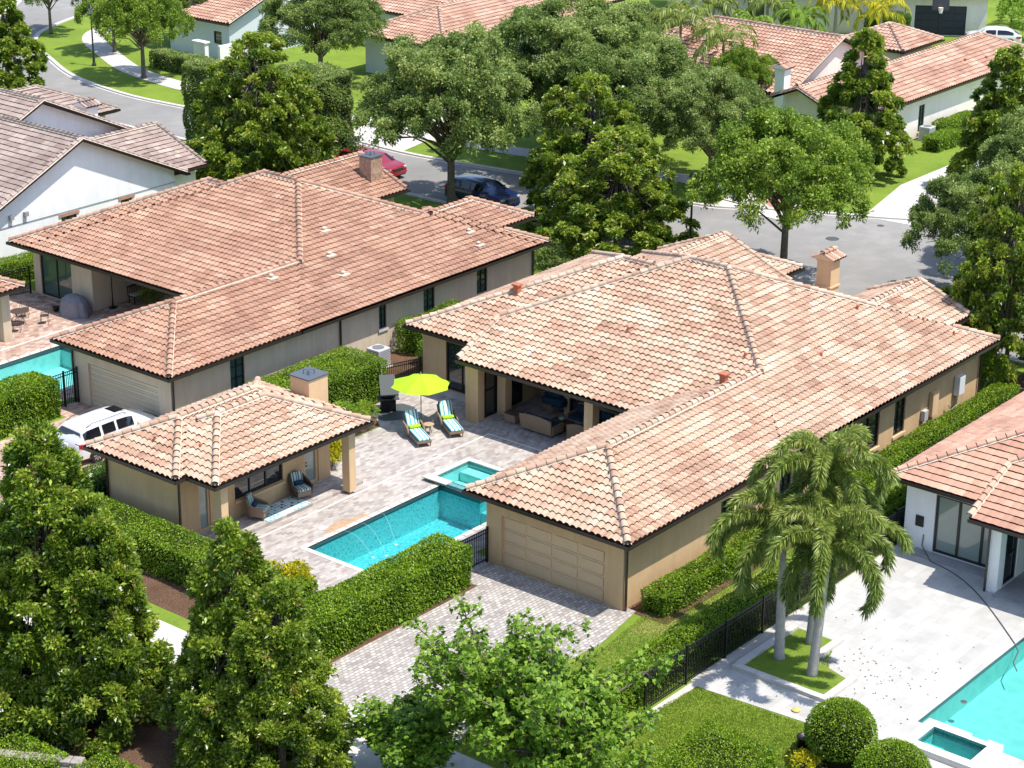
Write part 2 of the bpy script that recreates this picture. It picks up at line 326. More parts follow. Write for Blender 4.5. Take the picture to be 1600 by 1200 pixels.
def tile_plane(wing, side, others, kind='s', tw=.30, ex=.335, nseg=8, rise=.045, prior=()):
    """all tiles of one roof plane, clipped to its outline; returns V, F, tint, matindex"""
    w = wing; ca = 1/math.sqrt(1+w.p**2); hx = ex*ca
    sx = {'-x': (w.y1-w.y0), '+x': (w.y1-w.y0), '-y': (w.x1-w.x0), '+y': (w.x1-w.x0)}[side]
    depth = {'-x': w.x1-w.x0, '+x': w.x1-w.x0, '-y': w.y1-w.y0, '+y': w.y1-w.y0}[side]
    opp = {'-x': '+x', '+x': '-x', '-y': '+y', '+y': '-y'}[side]
    run = depth/2 if opp not in w.gable else depth
    lo = {'-x': '-y', '+x': '-y', '-y': '-x', '+y': '-x'}[side]; hi = {'-x': '+y', '+x': '+y', '-y': '+x', '+y': '+x'}[side]
    if lo not in w.gable and hi not in w.gable: run = min(run, sx/2) if opp not in w.gable else run
    nr = int(math.ceil(run/hx))+1; nc = int(math.ceil(sx/tw))+1
    def toxy(u, v):
        if side == '-x': return w.x0+v, w.y0+u
        if side == '+x': return w.x1-v, w.y0+u
        if side == '-y': return w.x0+u, w.y0+v
        return w.x0+u, w.y1-v
    pu, pz = tile_profile(kind, nseg)
    cols, rows = np.meshgrid(np.arange(nc), np.arange(nr)); cols = cols.ravel(); rows = rows.ravel()
    uc = (cols+.5)*tw; vc = (rows+.5)*hx
    X, Y = toxy(uc, vc)
    m = .45
    keep = (vc < run+hx)
    if lo not in w.gable: keep &= (uc > vc-m)
    if hi not in w.gable: keep &= (sx-uc > vc-m)
    own = w.z+w.p*vc
    for o in others:
        H = np.max([o.h(X+dx, Y+dy) if True else 0 for dx in (-.25, .25) for dy in (-.25, .25)], axis=0)
        Hm = np.min([o.h(X+dx, Y+dy) for dx in (-.3, .3) for dy in (-.3, .3)], axis=0)
        keep &= ~(own < Hm-.25)
    cols, rows = cols[keep], rows[keep]
    n = len(cols)
    # tint: runs of like tiles along each row
    seed = int(abs(w.x0*13+w.y0*7+ord(side[1])*5+(side[0] == '-')*3)) % 9999; rg = np.random.default_rng(seed)
    T = np.zeros((nr, nc))
    base = rg.random((nr//3+2, nc//5+3))
    for r in range(nr):
        c = 0; prev = rg.random()
        while c < nc:
            L = rg.integers(1, 5)
            prev = .45*base[r//3, c//5]+.55*rg.random()
            T[r, c:c+L] = prev; c += L
    T = np.clip((T-.5)*.95+.5+rg.normal(0, .09, T.shape), 0, 1)
    tt = T[rows, cols]
    jit = rg.normal(0, .0045, (n, 2)); ks = nseg+1
    U = (cols[:, None]+pu[None, :])*tw
    vlo = rows*hx-.03; vhi = (rows+1)*hx+.01
    Vt = []
    for vv, lift, jz in ((vlo, rise, jit[:, 0]), (vhi, .002, jit[:, 1]), (vlo, -.02, jit[:, 0]*0)):
        v2 = np.repeat(vv[:, None], ks, 1); XX, YY = toxy(U, v2)
        Z = w.z+w.p*v2+lift+(pz[None, :] if lift >= 0 else pz[None, :]*0)+jz[:, None]
        Vt.append(np.stack([XX, YY, Z], -1))
    V = np.concatenate([a.reshape(-1, 3) for a in Vt]); N = n*ks
    i = (np.arange(n)[:, None]*ks+np.arange(nseg)[None, :]).ravel()
    top = np.stack([i, i+1, N+i+1, N+i], -1); butt = np.stack([2*N+i, 2*N+i+1, i+1, i], -1)
    if side in ('+x', '-y'): pass
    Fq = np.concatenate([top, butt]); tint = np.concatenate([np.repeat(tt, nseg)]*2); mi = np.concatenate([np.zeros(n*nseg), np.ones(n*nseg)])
    # clip
    me = bpy.data.meshes.new('t'); me.vertices.add(len(V)); me.vertices.foreach_set('co', V.astype(np.float32).ravel())
    me.loops.add(len(Fq)*4); me.loops.foreach_set('vertex_index', Fq.astype(np.int32).ravel()); me.polygons.add(len(Fq))
    me.polygons.foreach_set('loop_start', np.arange(0, len(Fq)*4, 4, dtype=np.int32)); me.polygons.foreach_set('loop_total', np.full(len(Fq), 4, dtype=np.int32))
    me.materials.append(None); me.materials.append(None)
    me.polygons.foreach_set('material_index', mi.astype(np.int32)); me.update(calc_edges=True)
    a = me.attributes.new('tint', 'FLOAT', 'FACE'); a.data.foreach_set('value', tint.astype(np.float32))
    bm = bmesh.new(); bm.from_mesh(me); bpy.data.meshes.remove(me)
    def clip(co, no):
        g = list(bm.verts)+list(bm.edges)+list(bm.faces)
        bmesh.ops.bisect_plane(bm, geom=g, dist=1e-5, plane_co=co, plane_no=no, clear_outer=True)
    S2 = .70710678
    c00 = (w.x0, w.y0, 0); c01 = (w.x0, w.y1, 0); c10 = (w.x1, w.y0, 0); c11 = (w.x1, w.y1, 0)
    mx, my = (w.x0+w.x1)/2, (w.y0+w.y1)/2
    if side == '-x':
        clip(c00, (S2, -S2, 0)) if '-y' not in w.gable else clip(c00, (0, -1, 0))
        clip(c01, (S2, S2, 0)) if '+y' not in w.gable else clip(c01, (0, 1, 0))
        if '+x' not in w.gable: clip((mx, my, 0), (1, 0, 0))
    if side == '+x':
        clip(c10, (-S2, -S2, 0)) if '-y' not in w.gable else clip(c10, (0, -1, 0))
        clip(c11, (-S2, S2, 0)) if '+y' not in w.gable else clip(c11, (0, 1, 0))
        if '-x' not in w.gable: clip((mx, my, 0), (-1, 0, 0))
    if side == '-y':
        clip(c00, (-S2, S2, 0)) if '-x' not in w.gable else clip(c00, (-1, 0, 0))
        clip(c10, (S2, S2, 0)) if '+x' not in w.gable else clip(c10, (1, 0, 0))
        if '+y' not in w.gable: clip((mx, my, 0), (0, 1, 0))
    if side == '+y':
        clip(c01, (-S2, -S2, 0)) if '-x' not in w.gable else clip(c01, (-1, 0, 0))
        clip(c11, (S2, -S2, 0)) if '+x' not in w.gable else clip(c11, (1, 0, 0))
        if '-y' not in w.gable: clip((mx, my, 0), (0, -1, 0))
    if w.cut is not None:
        for co, no in w.cutlines:
            bmesh.ops.bisect_plane(bm, geom=list(bm.verts)+list(bm.edges)+list(bm.faces), dist=1e-5, plane_co=co, plane_no=no)
    # drop what other wings cover
    C = np.array([f.calc_center_median()[:] for f in bm.faces]) if len(bm.faces) else np.zeros((0, 3))
    if len(C):
        vv = {'-x': C[:, 0]-w.x0, '+x': w.x1-C[:, 0], '-y': C[:, 1]-w.y0, '+y': w.y1-C[:, 1]}[side]; own = w.z+w.p*vv
        kill = np.zeros(len(C), bool)
        for o in others: kill |= own < o.h(C[:, 0], C[:, 1])-.10
        for o in prior: kill |= np.abs(own-o.h(C[:, 0], C[:, 1])) < .03
        if w.cut is not None: kill |= w.cut(C[:, 0], C[:, 1])
        fs = list(bm.faces); bmesh.ops.delete(bm, geom=[fs[i] for i in np.nonzero(kill)[0]], context='FACES')
    return bm
def arc_piece(a, b, r0, r1, lift, n=6):
    """half-barrel cap tile between a (low end) and b"""
    a, b = Vector(a), Vector(b); d = (b-a).normalized(); s = d.cross(Vector((0, 0, 1))).normalized(); u = s.cross(d)
    V = []
    for p, r, l in ((a, r0, lift), (b, r1, 0), (a, r0-.025, lift-.005)):
        for i in range(n+1):
            t = math.pi*i/n; V.append(tuple(p+s*math.cos(t)*r+u*(math.sin(t)*r*.9+l-.03)))
    F = [(i, i+1, n+2+i, n+1+i) for i in range(n)]+[(2*n+2+i, 2*n+3+i, i+1, i) for i in range(n)]
    return V, F, [0]*n+[1]*n
def roof(parent, wings, m_tile, kind='s', tw=.30, ex=.335, nseg=8, caps=.12, rise=.052, gutter=m_bronze, soffit=m_soffit, name='roof', capmat=None, gut=True, over=.55):
    off = parent.location
    bmall = bmesh.new(); V = []; Fs = []; TT = []; MI = []; nv = 0
    for k, w in enumerate(wings):
        others = [o for o in wings if o is not w]
        for side, _ in w.planes():
            bm = tile_plane(w, side, others, kind, tw, ex, nseg, rise, prior=wings[:k])
            if not len(bm.faces): bm.free(); continue
            L = bm.faces.layers.float.get('tint')
            bm.verts.index_update()
            V += [v.co[:] for v in bm.verts]
            for f in bm.faces:
                Fs.append([v.index+nv for v in f.verts]); TT.append(f[L]); MI.append(f.material_index)
            nv = len(V); bm.free()
    bmall.free()
    me = bpy.data.meshes.new(name); me.from_pydata([(p[0]-off[0], p[1]-off[1], p[2]-off[2]) for p in V], [], Fs); me.update()
    me.materials.append(m_tile); me.materials.append(m_tile_shade); me.polygons.foreach_set('material_index', MI)
    a = me.attributes.new('tint', 'FLOAT', 'FACE'); a.data.foreach_set('value', np.array(TT, np.float32))
    ro = link(name, me, parent)
    # ---- ridge and hip caps
    V = []; Fc = []; MI = []; TT = []
    def H(x, y, ex_): return max([o.h(x, y) for o in wings if o is not ex_]+[-99])
    def capline(p, q, w, rake=False):
        p, q = Vector(p), Vector(q); Ln = (q-p).length
        if Ln < .3: return
        n = max(1, round(Ln/.40)); rg = random.Random(int(p.x*31+p.y*17))
        for i in range(n):
            a = p.lerp(q, i/n); b = p.lerp(q, (i+1)/n); mid = (a+b)/2
            if mid.z+.02 < H(mid.x, mid.y, w)-.02: continue
            if w.cut is not None and w.cut(mid.x, mid.y): continue
            if rake and H(mid.x, mid.y, w) > mid.z-.15: continue
            pd = (b-a).normalized().cross(Vector((0, 0, 1))).normalized()*.3
            if not rake and any(max(float(o.h(mid.x+sg*pd.x, mid.y+sg*pd.y)) for o in wings) > mid.z-.03 for sg in (-1, 1)): continue
            b = b+(b-a)*.06; t = rg.choice([.2, .35, .5, .6, .7, .8, .95])
            base = Vector((0, 0, .105))
            vv, ff, mm = arc_piece(a+base, b+base, caps+.02, caps-.008, .03)
            k = len(V); V.extend(vv); Fc.extend([[x+k for x in f] for f in ff]); MI.extend(mm); TT.extend([t]*len(ff))
            # mortar bed
            s = (b-a).normalized().cross(Vector((0, 0, 1))).normalized()*(caps+.035); lo = Vector((0, 0, .015)); hi2 = Vector((0, 0, .075))
            k = len(V); V.extend([tuple(a-s+lo), tuple(b-s+lo), tuple(b-s*.6+hi2), tuple(a-s*.6+hi2), tuple(a+s+lo), tuple(b+s+lo), tuple(b+s*.6+hi2), tuple(a+s*.6+hi2)])
            Fc.extend([[k, k+1, k+2, k+3], [k+7, k+6, k+5, k+4]]); MI.extend([2, 2]); TT.extend([.9, .9])
    for w in wings:
        hx, hy = (w.x1-w.x0)/2, (w.y1-w.y0)/2; g = w.gable; z = w.z
        if ('-x' in g or '+x' in g) and not ('-y' in g or '+y' in g): t = hy; alongx = True
        elif ('-y' in g or '+y' in g): t = hx; alongx = False
        else: t = min(hx, hy); alongx = hx >= hy
        zt = z+w.p*t; mx, my = (w.x0+w.x1)/2, (w.y0+w.y1)/2
        if alongx:
            ra = (w.x0+(0 if '-x' in g else t), my, zt); rb = (w.x1-(0 if '+x' in g else t), my, zt)
            if '-x' not in g: capline((w.x0, w.y0, z), ra, w); capline((w.x0, w.y1, z), ra, w)
            else: capline((w.x0+.06, w.y0, z), (w.x0+.06, my, zt), w, True); capline((w.x0+.06, w.y1, z), (w.x0+.06, my, zt), w, True)
            if '+x' not in g: capline((w.x1, w.y0, z), rb, w); capline((w.x1, w.y1, z), rb, w)
            else: capline((w.x1-.06, w.y0, z), (w.x1-.06, my, zt), w, True); capline((w.x1-.06, w.y1, z), (w.x1-.06, my, zt), w, True)
        else:
            ra = (mx, w.y0+(0 if '-y' in g else t), zt); rb = (mx, w.y1-(0 if '+y' in g else t), zt)
            if '-y' not in g: capline((w.x0, w.y0, z), ra, w); capline((w.x1, w.y0, z), ra, w)
            else: capline((w.x0, w.y0+.06, z), (mx, w.y0+.06, zt), w, True); capline((w.x1, w.y0+.06, z), (mx, w.y0+.06, zt), w, True)
            if '+y' not in g: capline((w.x0, w.y1, z), rb, w); capline((w.x1, w.y1, z), rb, w)
            else: capline((w.x0, w.y1-.06, z), (mx, w.y1-.06, zt), w, True); capline((w.x1, w.y1-.06, z), (mx, w.y1-.06, zt), w, True)
        capline(ra, rb, w)
        if w.cut is not None:
            for a_, b_ in w.rakes: capline(a_, b_, w, True)
    me = bpy.data.meshes.new('ridge_tiles'); me.from_pydata([(p[0]-off[0], p[1]-off[1], p[2]-off[2]) for p in V], [], Fc); me.update()
    for q in (m_tile, m_tile_shade, m_mortar): me.materials.append(q)
    me.polygons.foreach_set('material_index', MI)
    a = me.attributes.new('tint', 'FLOAT', 'FACE'); a.data.foreach_set('value', np.array(TT, np.float32))
    link('ridge_tiles', me, ro)
    # ---- gutters (open troughs), fascia and soffit
    g = MB(); sf = MB(); fb = MB()
    for k, w in enumerate(wings):
        z = w.z
        for side in ('-x', '+x', '-y', '+y'):
            if side in w.gable: continue
            L = (w.y1-w.y0) if side[1] == 'x' else (w.x1-w.x0); n = max(2, int(L/.1)); runs = []; cur = None
            for i in range(n):
                t = (i+.5)/n*L
                x, y = {'-x': (w.x0-.06, w.y0+t), '+x': (w.x1+.06, w.y0+t), '-y': (w.x0+t, w.y0-.06), '+y': (w.x0+t, w.y1+.06)}[side]
                ok = H(x, y, w) < z-.3
                xi, yi = {'-x': (w.x0+.03, w.y0+t), '+x': (w.x1-.03, w.y0+t), '-y': (w.x0+t, w.y0+.03), '+y': (w.x0+t, w.y1-.03)}[side]
                if w.cut is not None and w.cut(xi, yi): ok = False
                if H(xi, yi, w) > z+.12: ok = False
                for o in wings[:k]:
                    if abs(o.h(xi, yi)-w.h(xi, yi)) < .03 and ok and abs(getattr(o, 'z')-z) < .01: ok = False
                if ok and cur is None: cur = i
                if not ok and cur is not None: runs.append((cur/n*L, i/n*L)); cur = None
            if cur is not None: runs.append((cur/n*L, L))
            for a_, b_ in runs:
                e0 = -.12 if a_ < .01 else 0; e1 = .12 if b_ > L-.01 else 0
                def seg(off0, off1, z0, z1, mb, ea=True):
                    s0, s1 = a_+(e0 if ea else 0), b_+(e1 if ea else 0)
                    if side == '-x': mb.box((w.x0-off1, w.y0+s0, z0), (w.x0-off0, w.y0+s1, z1))
                    if side == '+x': mb.box((w.x1+off0, w.y0+s0, z0), (w.x1+off1, w.y0+s1, z1))
                    if side == '-y': mb.box((w.x0+s0, w.y0-off1, z0), (w.x0+s1, w.y0-off0, z1))
                    if side == '+y': mb.box((w.x0+s0, w.y1+off0, z0), (w.x0+s1, w.y1+off1, z1))
                if gut:
                    seg(-.012, .13, z-.16, z-.145, g); seg(.118, .135, z-.15, z-.02, g)
                    m_ = int((b_-a_)/.9)
                    for j in range(m_):
                        t = a_+(j+.5)*(b_-a_)/max(1, m_)
                        q = {'-x': ((w.x0-.12, w.y0+t), (w.x0, w.y0+t+.02)), '+x': ((w.x1, w.y0+t), (w.x1+.12, w.y0+t+.02)), '-y': ((w.x0+t, w.y0-.12), (w.x0+t+.02, w.y0)), '+y': ((w.x0+t, w.y1), (w.x0+t+.02, w.y1+.12))}[side]
                        g.box((*q[0], z-.035), (*q[1], z-.022))
                seg(-.035, -.010, z-.20, z+.01, fb, False)
        # soffit sheet, each wing a few mm apart
        zz = z-.21-.004*k
        gi = lambda sd: over+.06 if sd in w.gable else .03
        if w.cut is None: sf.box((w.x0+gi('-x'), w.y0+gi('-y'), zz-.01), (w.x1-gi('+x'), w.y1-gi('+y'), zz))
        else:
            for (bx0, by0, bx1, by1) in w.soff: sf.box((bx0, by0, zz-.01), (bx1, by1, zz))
        # gable barge boards and gable walls are added by the house
        for side in w.gable:
            hy = (w.y1-w.y0)/2; hx = (w.x1-w.x0)/2
            if side[1] == 'x':
                X = w.x0 if side[0] == '-' else w.x1; zt = z+w.p*hy; s = -1 if side[0] == '-' else 1
                for ya, yb in ((w.y0, w.y0+hy), (w.y1, w.y1-hy)):
                    if H(X+s*.05, (ya+yb)/2, w) > z+.5*w.p*hy: continue
                    fb.add([(X, ya, z-.16), (X, yb, zt-.16), (X, yb, zt+.04), (X, ya, z+.04), (X-s*.05, ya, z-.16), (X-s*.05, yb, zt-.16), (X-s*.05, yb, zt+.04), (X-s*.05, ya, z+.04)],
                           [(0, 1, 2, 3), (7, 6, 5, 4), (0, 4, 5, 1), (3, 2, 6, 7)])
            else:
                Y = w.y0 if side[0] == '-' else w.y1; zt = z+w.p*hx; s = -1 if side[0] == '-' else 1
                for xa, xb in ((w.x0, w.x0+hx), (w.x1, w.x1-hx)):
                    fb.add([(xa, Y, z-.16), (xb, Y, zt-.16), (xb, Y, zt+.04), (xa, Y, z+.04), (xa, Y-s*.05, z-.16), (xb, Y-s*.05, zt-.16), (xb, Y-s*.05, zt+.04), (xa, Y-s*.05, z+.04)],
                           [(0, 1, 2, 3), (7, 6, 5, 4), (0, 4, 5, 1), (3, 2, 6, 7)])
    if len(g.v): g.build('gutter', gutter, parent)
    fb.build('fascia', gutter, parent); sf.build('soffit', soffit, parent)
    return ro

# ------------------------------------------------------------ walls with real openings
def wall_seg(mb, p, q, z0, z1, holes=(), rev=.12, mi=0):
    """one wall face from p to q (outside on the right-hand side of p->q); holes = (u0,u1,za,zb)"""
    p = Vector((p[0], p[1], 0)); q = Vector((q[0], q[1], 0)); d = q-p; L = d.length; d.normalize(); n = Vector((d.y, -d.x, 0))
    us = sorted({0, L, *[h[0] for h in holes], *[h[1] for h in holes]}); zs = sorted({z0, z1, *[h[2] for h in holes], *[h[3] for h in holes]})
    P = lambda u, z, dep=0: tuple(p+d*u-n*dep+Vector((0, 0, z)))
    for i in range(len(us)-1):
        for j in range(len(zs)-1):
            uc, zc = (us[i]+us[i+1])/2, (zs[j]+zs[j+1])/2
            if any(h[0] < uc < h[1] and h[2] < zc < h[3] for h in holes): continue
            mb.add([P(us[i], zs[j]), P(us[i+1], zs[j]), P(us[i+1], zs[j+1]), P(us[i], zs[j+1])], [(0, 1, 2, 3)], mi)
    for a, b, c, e in holes:
        mb.add([P(a, c), P(b, c), P(b, e), P(a, e), P(a, c, rev), P(b, c, rev), P(b, e, rev), P(a, e, rev)], [(0, 4, 5, 1), (1, 5, 6, 2), (2, 6, 7, 3), (3, 7, 4, 0)], mi)
def walls(parent, loop, z1, openings, m, z0=0., name='wall'):
    """loop: counter-clockwise footprint; openings {edge index: [(u0,u1,za,zb),...]}"""
    mb = MB(); n = len(loop)
    for i in range(n): wall_seg(mb, loop[i], loop[(i+1) % n], z0, z1, openings.get(i, ()))
    return mb.build(name, m, parent)
def pane_window(parent, p, q, u0, u1, za, zb, nx=2, nz=3, rev=.10, mg=None, mf=None, sill=None, name='window', fw=.05, mun=.025):
    """window set back in wall p->q; frame with muntins, pane sub-part, optional sill material"""
    mg = mg or m_glass; mf = mf or m_frame
    P0 = Vector((p[0], p[1], 0)); d = (Vector((q[0], q[1], 0))-P0).normalized(); nrm = Vector((d.y, -d.x, 0))
    def bx(mb, a, b, c, e, d0, d1):
        V = [tuple(P0+d*u-nrm*dp+Vector((0, 0, z))) for dp in (d1, d0) for (u, z) in ((a, c), (b, c), (b, e), (a, e))]
        mb.add(V, [(3, 2, 1, 0), (4, 5, 6, 7), (0, 1, 5, 4), (1, 2, 6, 5), (2, 3, 7, 6), (3, 0, 4, 7)])
    f = MB(); r = rev
    bx(f, u0, u0+fw, za, zb, r-.04, r+.03); bx(f, u1-fw, u1, za, zb, r-.04, r+.03)
    bx(f, u0+fw, u1-fw, za, za+fw, r-.04, r+.03); bx(f, u0+fw, u1-fw, zb-fw, zb, r-.04, r+.03)
    for i in range(1, nx):
        u = u0+(u1-u0)*i/nx; bx(f, u-mun, u+mun, za+fw, zb-fw, r-.03, r+.02)
    for j in range(1, nz):
        z = za+(zb-za)*j/nz; bx(f, u0+fw, u1-fw, z-mun, z+mun, r-.025, r+.015)
    fo = f.build(name, mf, parent)
    g = MB(); bx(g, u0+.02, u1-.02, za+.02, zb-.02, r+.02, r+.026)
    go = g.build('pane', mg, fo, off=parent.location)
    if sill:
        s = MB(); bx(s, u0-.08, u1+.08, za-.14, za-.002, -.07, r-.05); s.build('sill', sill, fo, off=parent.location)
    return fo
def garage_door(parent, p, q, u0, u1, za, zb, m, cols=4, rows=4, rev=.12, name='garage_door'):
    P0 = Vector((p[0], p[1], 0)); d = (Vector((q[0], q[1], 0))-P0).normalized(); nrm = Vector((d.y, -d.x, 0)); f = MB()
    def bx(mb, a, b, c, e, d0, d1):
        V = [tuple(P0+d*u-nrm*dp+Vector((0, 0, z))) for dp in (d1, d0) for (u, z) in ((a, c), (b, c), (b, e), (a, e))]
        mb.add(V, [(3, 2, 1, 0), (4, 5, 6, 7), (0, 1, 5, 4), (1, 2, 6, 5), (2, 3, 7, 6), (3, 0, 4, 7)])
    hz = (zb-za)/rows
    for j in range(rows):
        bx(f, u0, u1, za+j*hz+.008, za+(j+1)*hz-.008, rev, rev+.04)
        wd = (u1-u0)/cols
        for i in range(cols):
            a, b = u0+i*wd+.10, u0+(i+1)*wd-.10; c, e = za+j*hz+.09, za+(j+1)*hz-.09
            bx(f, a, b, c, e, rev-.03, rev)
    bx(f, u0, u1, za, zb, rev+.041, rev+.05)
    return f.build(name, m, parent)
def poly(name, loops, z, m, kind='structure', parent=None):
    """flat sheet from an outline and optional holes"""
    L = [[Vector((p[0], p[1], 0)) for p in lp] for lp in loops]
    tri = tessellate_polygon(L); V = [(v.x, v.y, z) for lp in L for v in lp]
    F = []
    for t in tri:
        a, b, c = [Vector(V[i]) for i in t]
        F.append(t if (b-a).cross(c-a).z > 0 else (t[0], t[2], t[1]))
    me = bpy.data.meshes.new(name); me.from_pydata(V, [], F); me.update(); me.materials.append(m)
    o = link(name, me, parent)
    if kind: o['kind'] = kind
    return o
def kerb(name, pts, wdt, h, m, kind='structure', closed=False, z=0.):
    """kerb swept along a polyline, rounded top, sitting left of the path"""
    mb = MB(); P = [Vector((p[0], p[1], 0)) for p in pts]; n = len(P); V = []
    prof = [(0, 0), (0, h*.8), (.03, h), (wdt-.02, h), (wdt, h*.9), (wdt, 0)]
    for i in range(n):
        a = P[i-1] if (i > 0 or closed) else P[i]; b = P[(i+1) % n] if (i < n-1 or closed) else P[i]
        d = (b-a).normalized(); s = Vector((-d.y, d.x, 0))
        if 0 < i < n-1 or closed:
            d0 = (P[i]-a).normalized(); c = max(.4, d0.dot(d)); k = 1/c
        else: k = 1
        V += [tuple(P[i]+s*(u*k)+Vector((0, 0, z+zz))) for u, zz in prof]
    k = len(prof); F = []
    for i in range(n if closed else n-1):
        for j in range(k-1): F.append((i*k+j, i*k+j+1, ((i+1) % n)*k+j+1, ((i+1) % n)*k+j))
    if not closed: F += [tuple(range(k)), tuple(range((n-1)*k+k-1, (n-1)*k-1, -1))]
    mb.add(V, F); o = mb.build(name, m)
    if kind: o['kind'] = kind
    return o
def smooth_path(pts, n=8):
    """Catmull-Rom"""
    P = [Vector((p[0], p[1], 0)) for p in pts]; P = [P[0]*2-P[1]]+P+[P[-1]*2-P[-2]]; out = []
    for i in range(1, len(P)-2):
        for k in range(n):
            t = k/n; a, b, c, d = P[i-1], P[i], P[i+1], P[i+2]
            out.append(.5*((2*b)+(c-a)*t+(2*a-5*b+4*c-d)*t*t+(3*b-a-3*c+d)*t**3))
    out.append(P[-2]); return [(v.x, v.y) for v in out]
def offset_path(pts, d):
    out = []
    for i, p in enumerate(pts):
        a = pts[max(0, i-1)]; b = pts[min(len(pts)-1, i+1)]; dx, dy = b[0]-a[0], b[1]-a[1]; L = math.hypot(dx, dy) or 1
        out.append((p[0]-dy/L*d, p[1]+dx/L*d))
    return out
# ------------------------------------------------------------ the setting: ground, roads, decks
BACKC = m_trav
pool1 = [(53.19, 49.9), (62.9, 49.9), (62.9, 51.6), (61.25, 51.6), (61.25, 53.78), (53.19, 53.78)]
spa1 = [(61.55, 51.95), (63.75, 51.95), (63.75, 54.35), (61.55, 54.35)]
pool2 = [(52.5, 74.9), (62.0, 74.9), (62.0, 79.7), (52.5, 79.7)]
pool4 = [(56.8, 19.0), (68.2, 19.0), (68.2, 28.47), (56.8, 28.47)]
spa4 = [(55.35, 25.75), (56.5, 25.75), (56.5, 27.7), (55.35, 27.7)]
poly('ground', [[(-60, -80), (520, -80), (520, 520), (-60, 520)], pool1, spa1, pool2, pool4, spa4], 0, m_grass)
# near kerb (house side) and far kerb of the street
near = smooth_path([(90.5, 20), (90.8, 40), (91.2, 52), (93.2, 62), (93.6, 72), (93.6, 90), (93.7, 104), (93.6, 114), (94.0, 122), (96.5, 132), (101.5, 141), (109, 147.5), (117, 153.5), (128, 164)])
far = smooth_path([(104, 20), (108.8, 36), (111.5, 47), (111.0, 55), (108.8, 59.8), (105.9, 66.0), (104.0, 69.5), (103.4, 76), (102.2, 84), (101.3, 91), (101.5, 98), (101.0, 106), (100.4, 113), (100.3, 118.8), (101.7, 126.3), (104.6, 132.8), (106.7, 136.9), (108.9, 139.9), (112.2, 142.4), (120, 145.5), (134, 150)])
poly('road', [near+far[::-1]], .004, m_asph)
kerb('kerb', near[::-1], .32, .12, m_curb); kerb('kerb', far, .32, .12, m_curb)
poly('gutter_pan', [offset_path(near, -.5)+near[::-1]], .008, m_conc); poly('gutter_pan', [far+offset_path(far, .5)[::-1]], .008, m_conc)
sw = [p for p in far if p[1] > 68.5]
fs = far[[i for i, p in enumerate(far) if p[1] > 68.5][0]:]
s_in, s_out = offset_path(fs, -3.6), offset_path(fs, -5.5)
poly('sidewalk', [s_in+s_out[::-1]], .02, m_conc)
poly('crosswalk_ramp', [[(104.2, 64.5), (106.5, 63.6), (109.5, 66.5), (107.5, 69.8), (104.6, 69)]], .024, m_conc)
poly('tactile_ramp', [[(105.6, 65.4), (106.6, 64.9), (108.2, 66.8), (107.3, 67.6)]], .030, mat('red tactile paving', (.42, .19, .15), .9))
poly('driveway_far', [[(108.6, 56.2), (132, 57.0), (132, 62.6), (116, 62.6), (108.2, 60.8)]], .016, m_conc)
poly('driveway_street', [[(101.3, 92.2), (101.6, 98.6), (118, 101.5), (118, 95.5), (106, 93.2)]], .028, m_conc)
poly('back_alley', [[(41.4, 10), (45.3, 10), (45.3, 110), (41.4, 110)]], .004, m_conc)
poly('driveway', [[(45.3, 46.45), (45.3, 39.3), (47.6, 40.1), (50.2, 40.4), (54.2, 40.0), (57.2, 40.55), (57.2, 48.4), (55.0, 48.4), (55.0, 46.45)]], .012, m_pave_drive)
poly('driveway_neighbour', [[(45.3, 65.3), (58.0, 65.3), (58.0, 73.2), (56.0, 73.2), (56.0, 71.9), (45.3, 71.9)]], .012, m_pave_pink)
poly('patio', [[(49.9, 48.4), (67.5, 48.4), (67.5, 57.5), (69.7, 57.5), (69.7, 62.6), (66.0, 62.2), (64.4, 60.2), (60.6, 60.2), (60.6, 63), (50.2, 63), (50.2, 56.9), (49.9, 56.9)], pool1, spa1], .016, m_pave_patio)
poly('patio_neighbour', [[(52, 73.6), (58, 73.6), (66.6, 73.6), (66.6, 88), (52, 88)], pool2], .016, m_pave_pink)
poly('pool_deck', [[(53.95, 18), (69.5, 18), (69.5, 36.0), (54.2, 36.0), (53.95, 35.6), (54.35, 30.5)], pool4, spa4], .016, m_trav)
poly('mulch_bed', [[(45.3, 46.45), (55.0, 46.45), (55.0, 48.4), (45.3, 48.4)]], .010, m_mulch)
poly('mulch_bed', [[(57, 39.05), (90, 39.05), (90, 41), (57, 41)]], .010, m_mulch)
poly('mulch_bed', [[(46.0, 48.5), (50.2, 48.5), (50.2, 65.2), (46, 65.2)]], .008, m_mulch)
poly('mulch_bed', [[(60.7, 60.3), (72, 60.3), (84, 62.5), (84, 66.4), (58.2, 66.4), (58.2, 63.2), (60.7, 63.2)]], .008, m_mulch)
poly('mulch_bed', [[(51.0, 25), (54.0, 25), (54.1, 30.4), (52.4, 30.9), (51.0, 29)]], .012, m_mulch)
poly('dry_lawn', [[(57.0, 38.3), (66, 38.0), (88, 38.2), (88, 38.9), (58.3, 38.9), (57.5, 39.9), (55.5, 39.7)]], .006, m_grass2)
poly('mulch_bed', [[(30, 38), (41.0, 38), (41.0, 62), (30, 62)]], .006, m_mulch)
poly('stone_strip', [[(50.9, 35.55), (88, 35.75), (88, 36.05), (50.9, 35.85)]], .022, m_conc)
# thin pale strips in the patio paving, as in the photograph
for pts in ([(50.0, 55.86), (66.9, 55.86), (66.9, 55.94), (50.0, 55.94)], [(66.9, 48.5), (66.98, 48.5), (66.98, 55.94), (66.9, 55.94)]):
    poly('drain_strip', [pts], .022, m_white_strip)
poly('drain_strip', [[(52, 81.3), (66, 81.3), (66, 81.4), (52, 81.4)]], .022, m_white_strip)
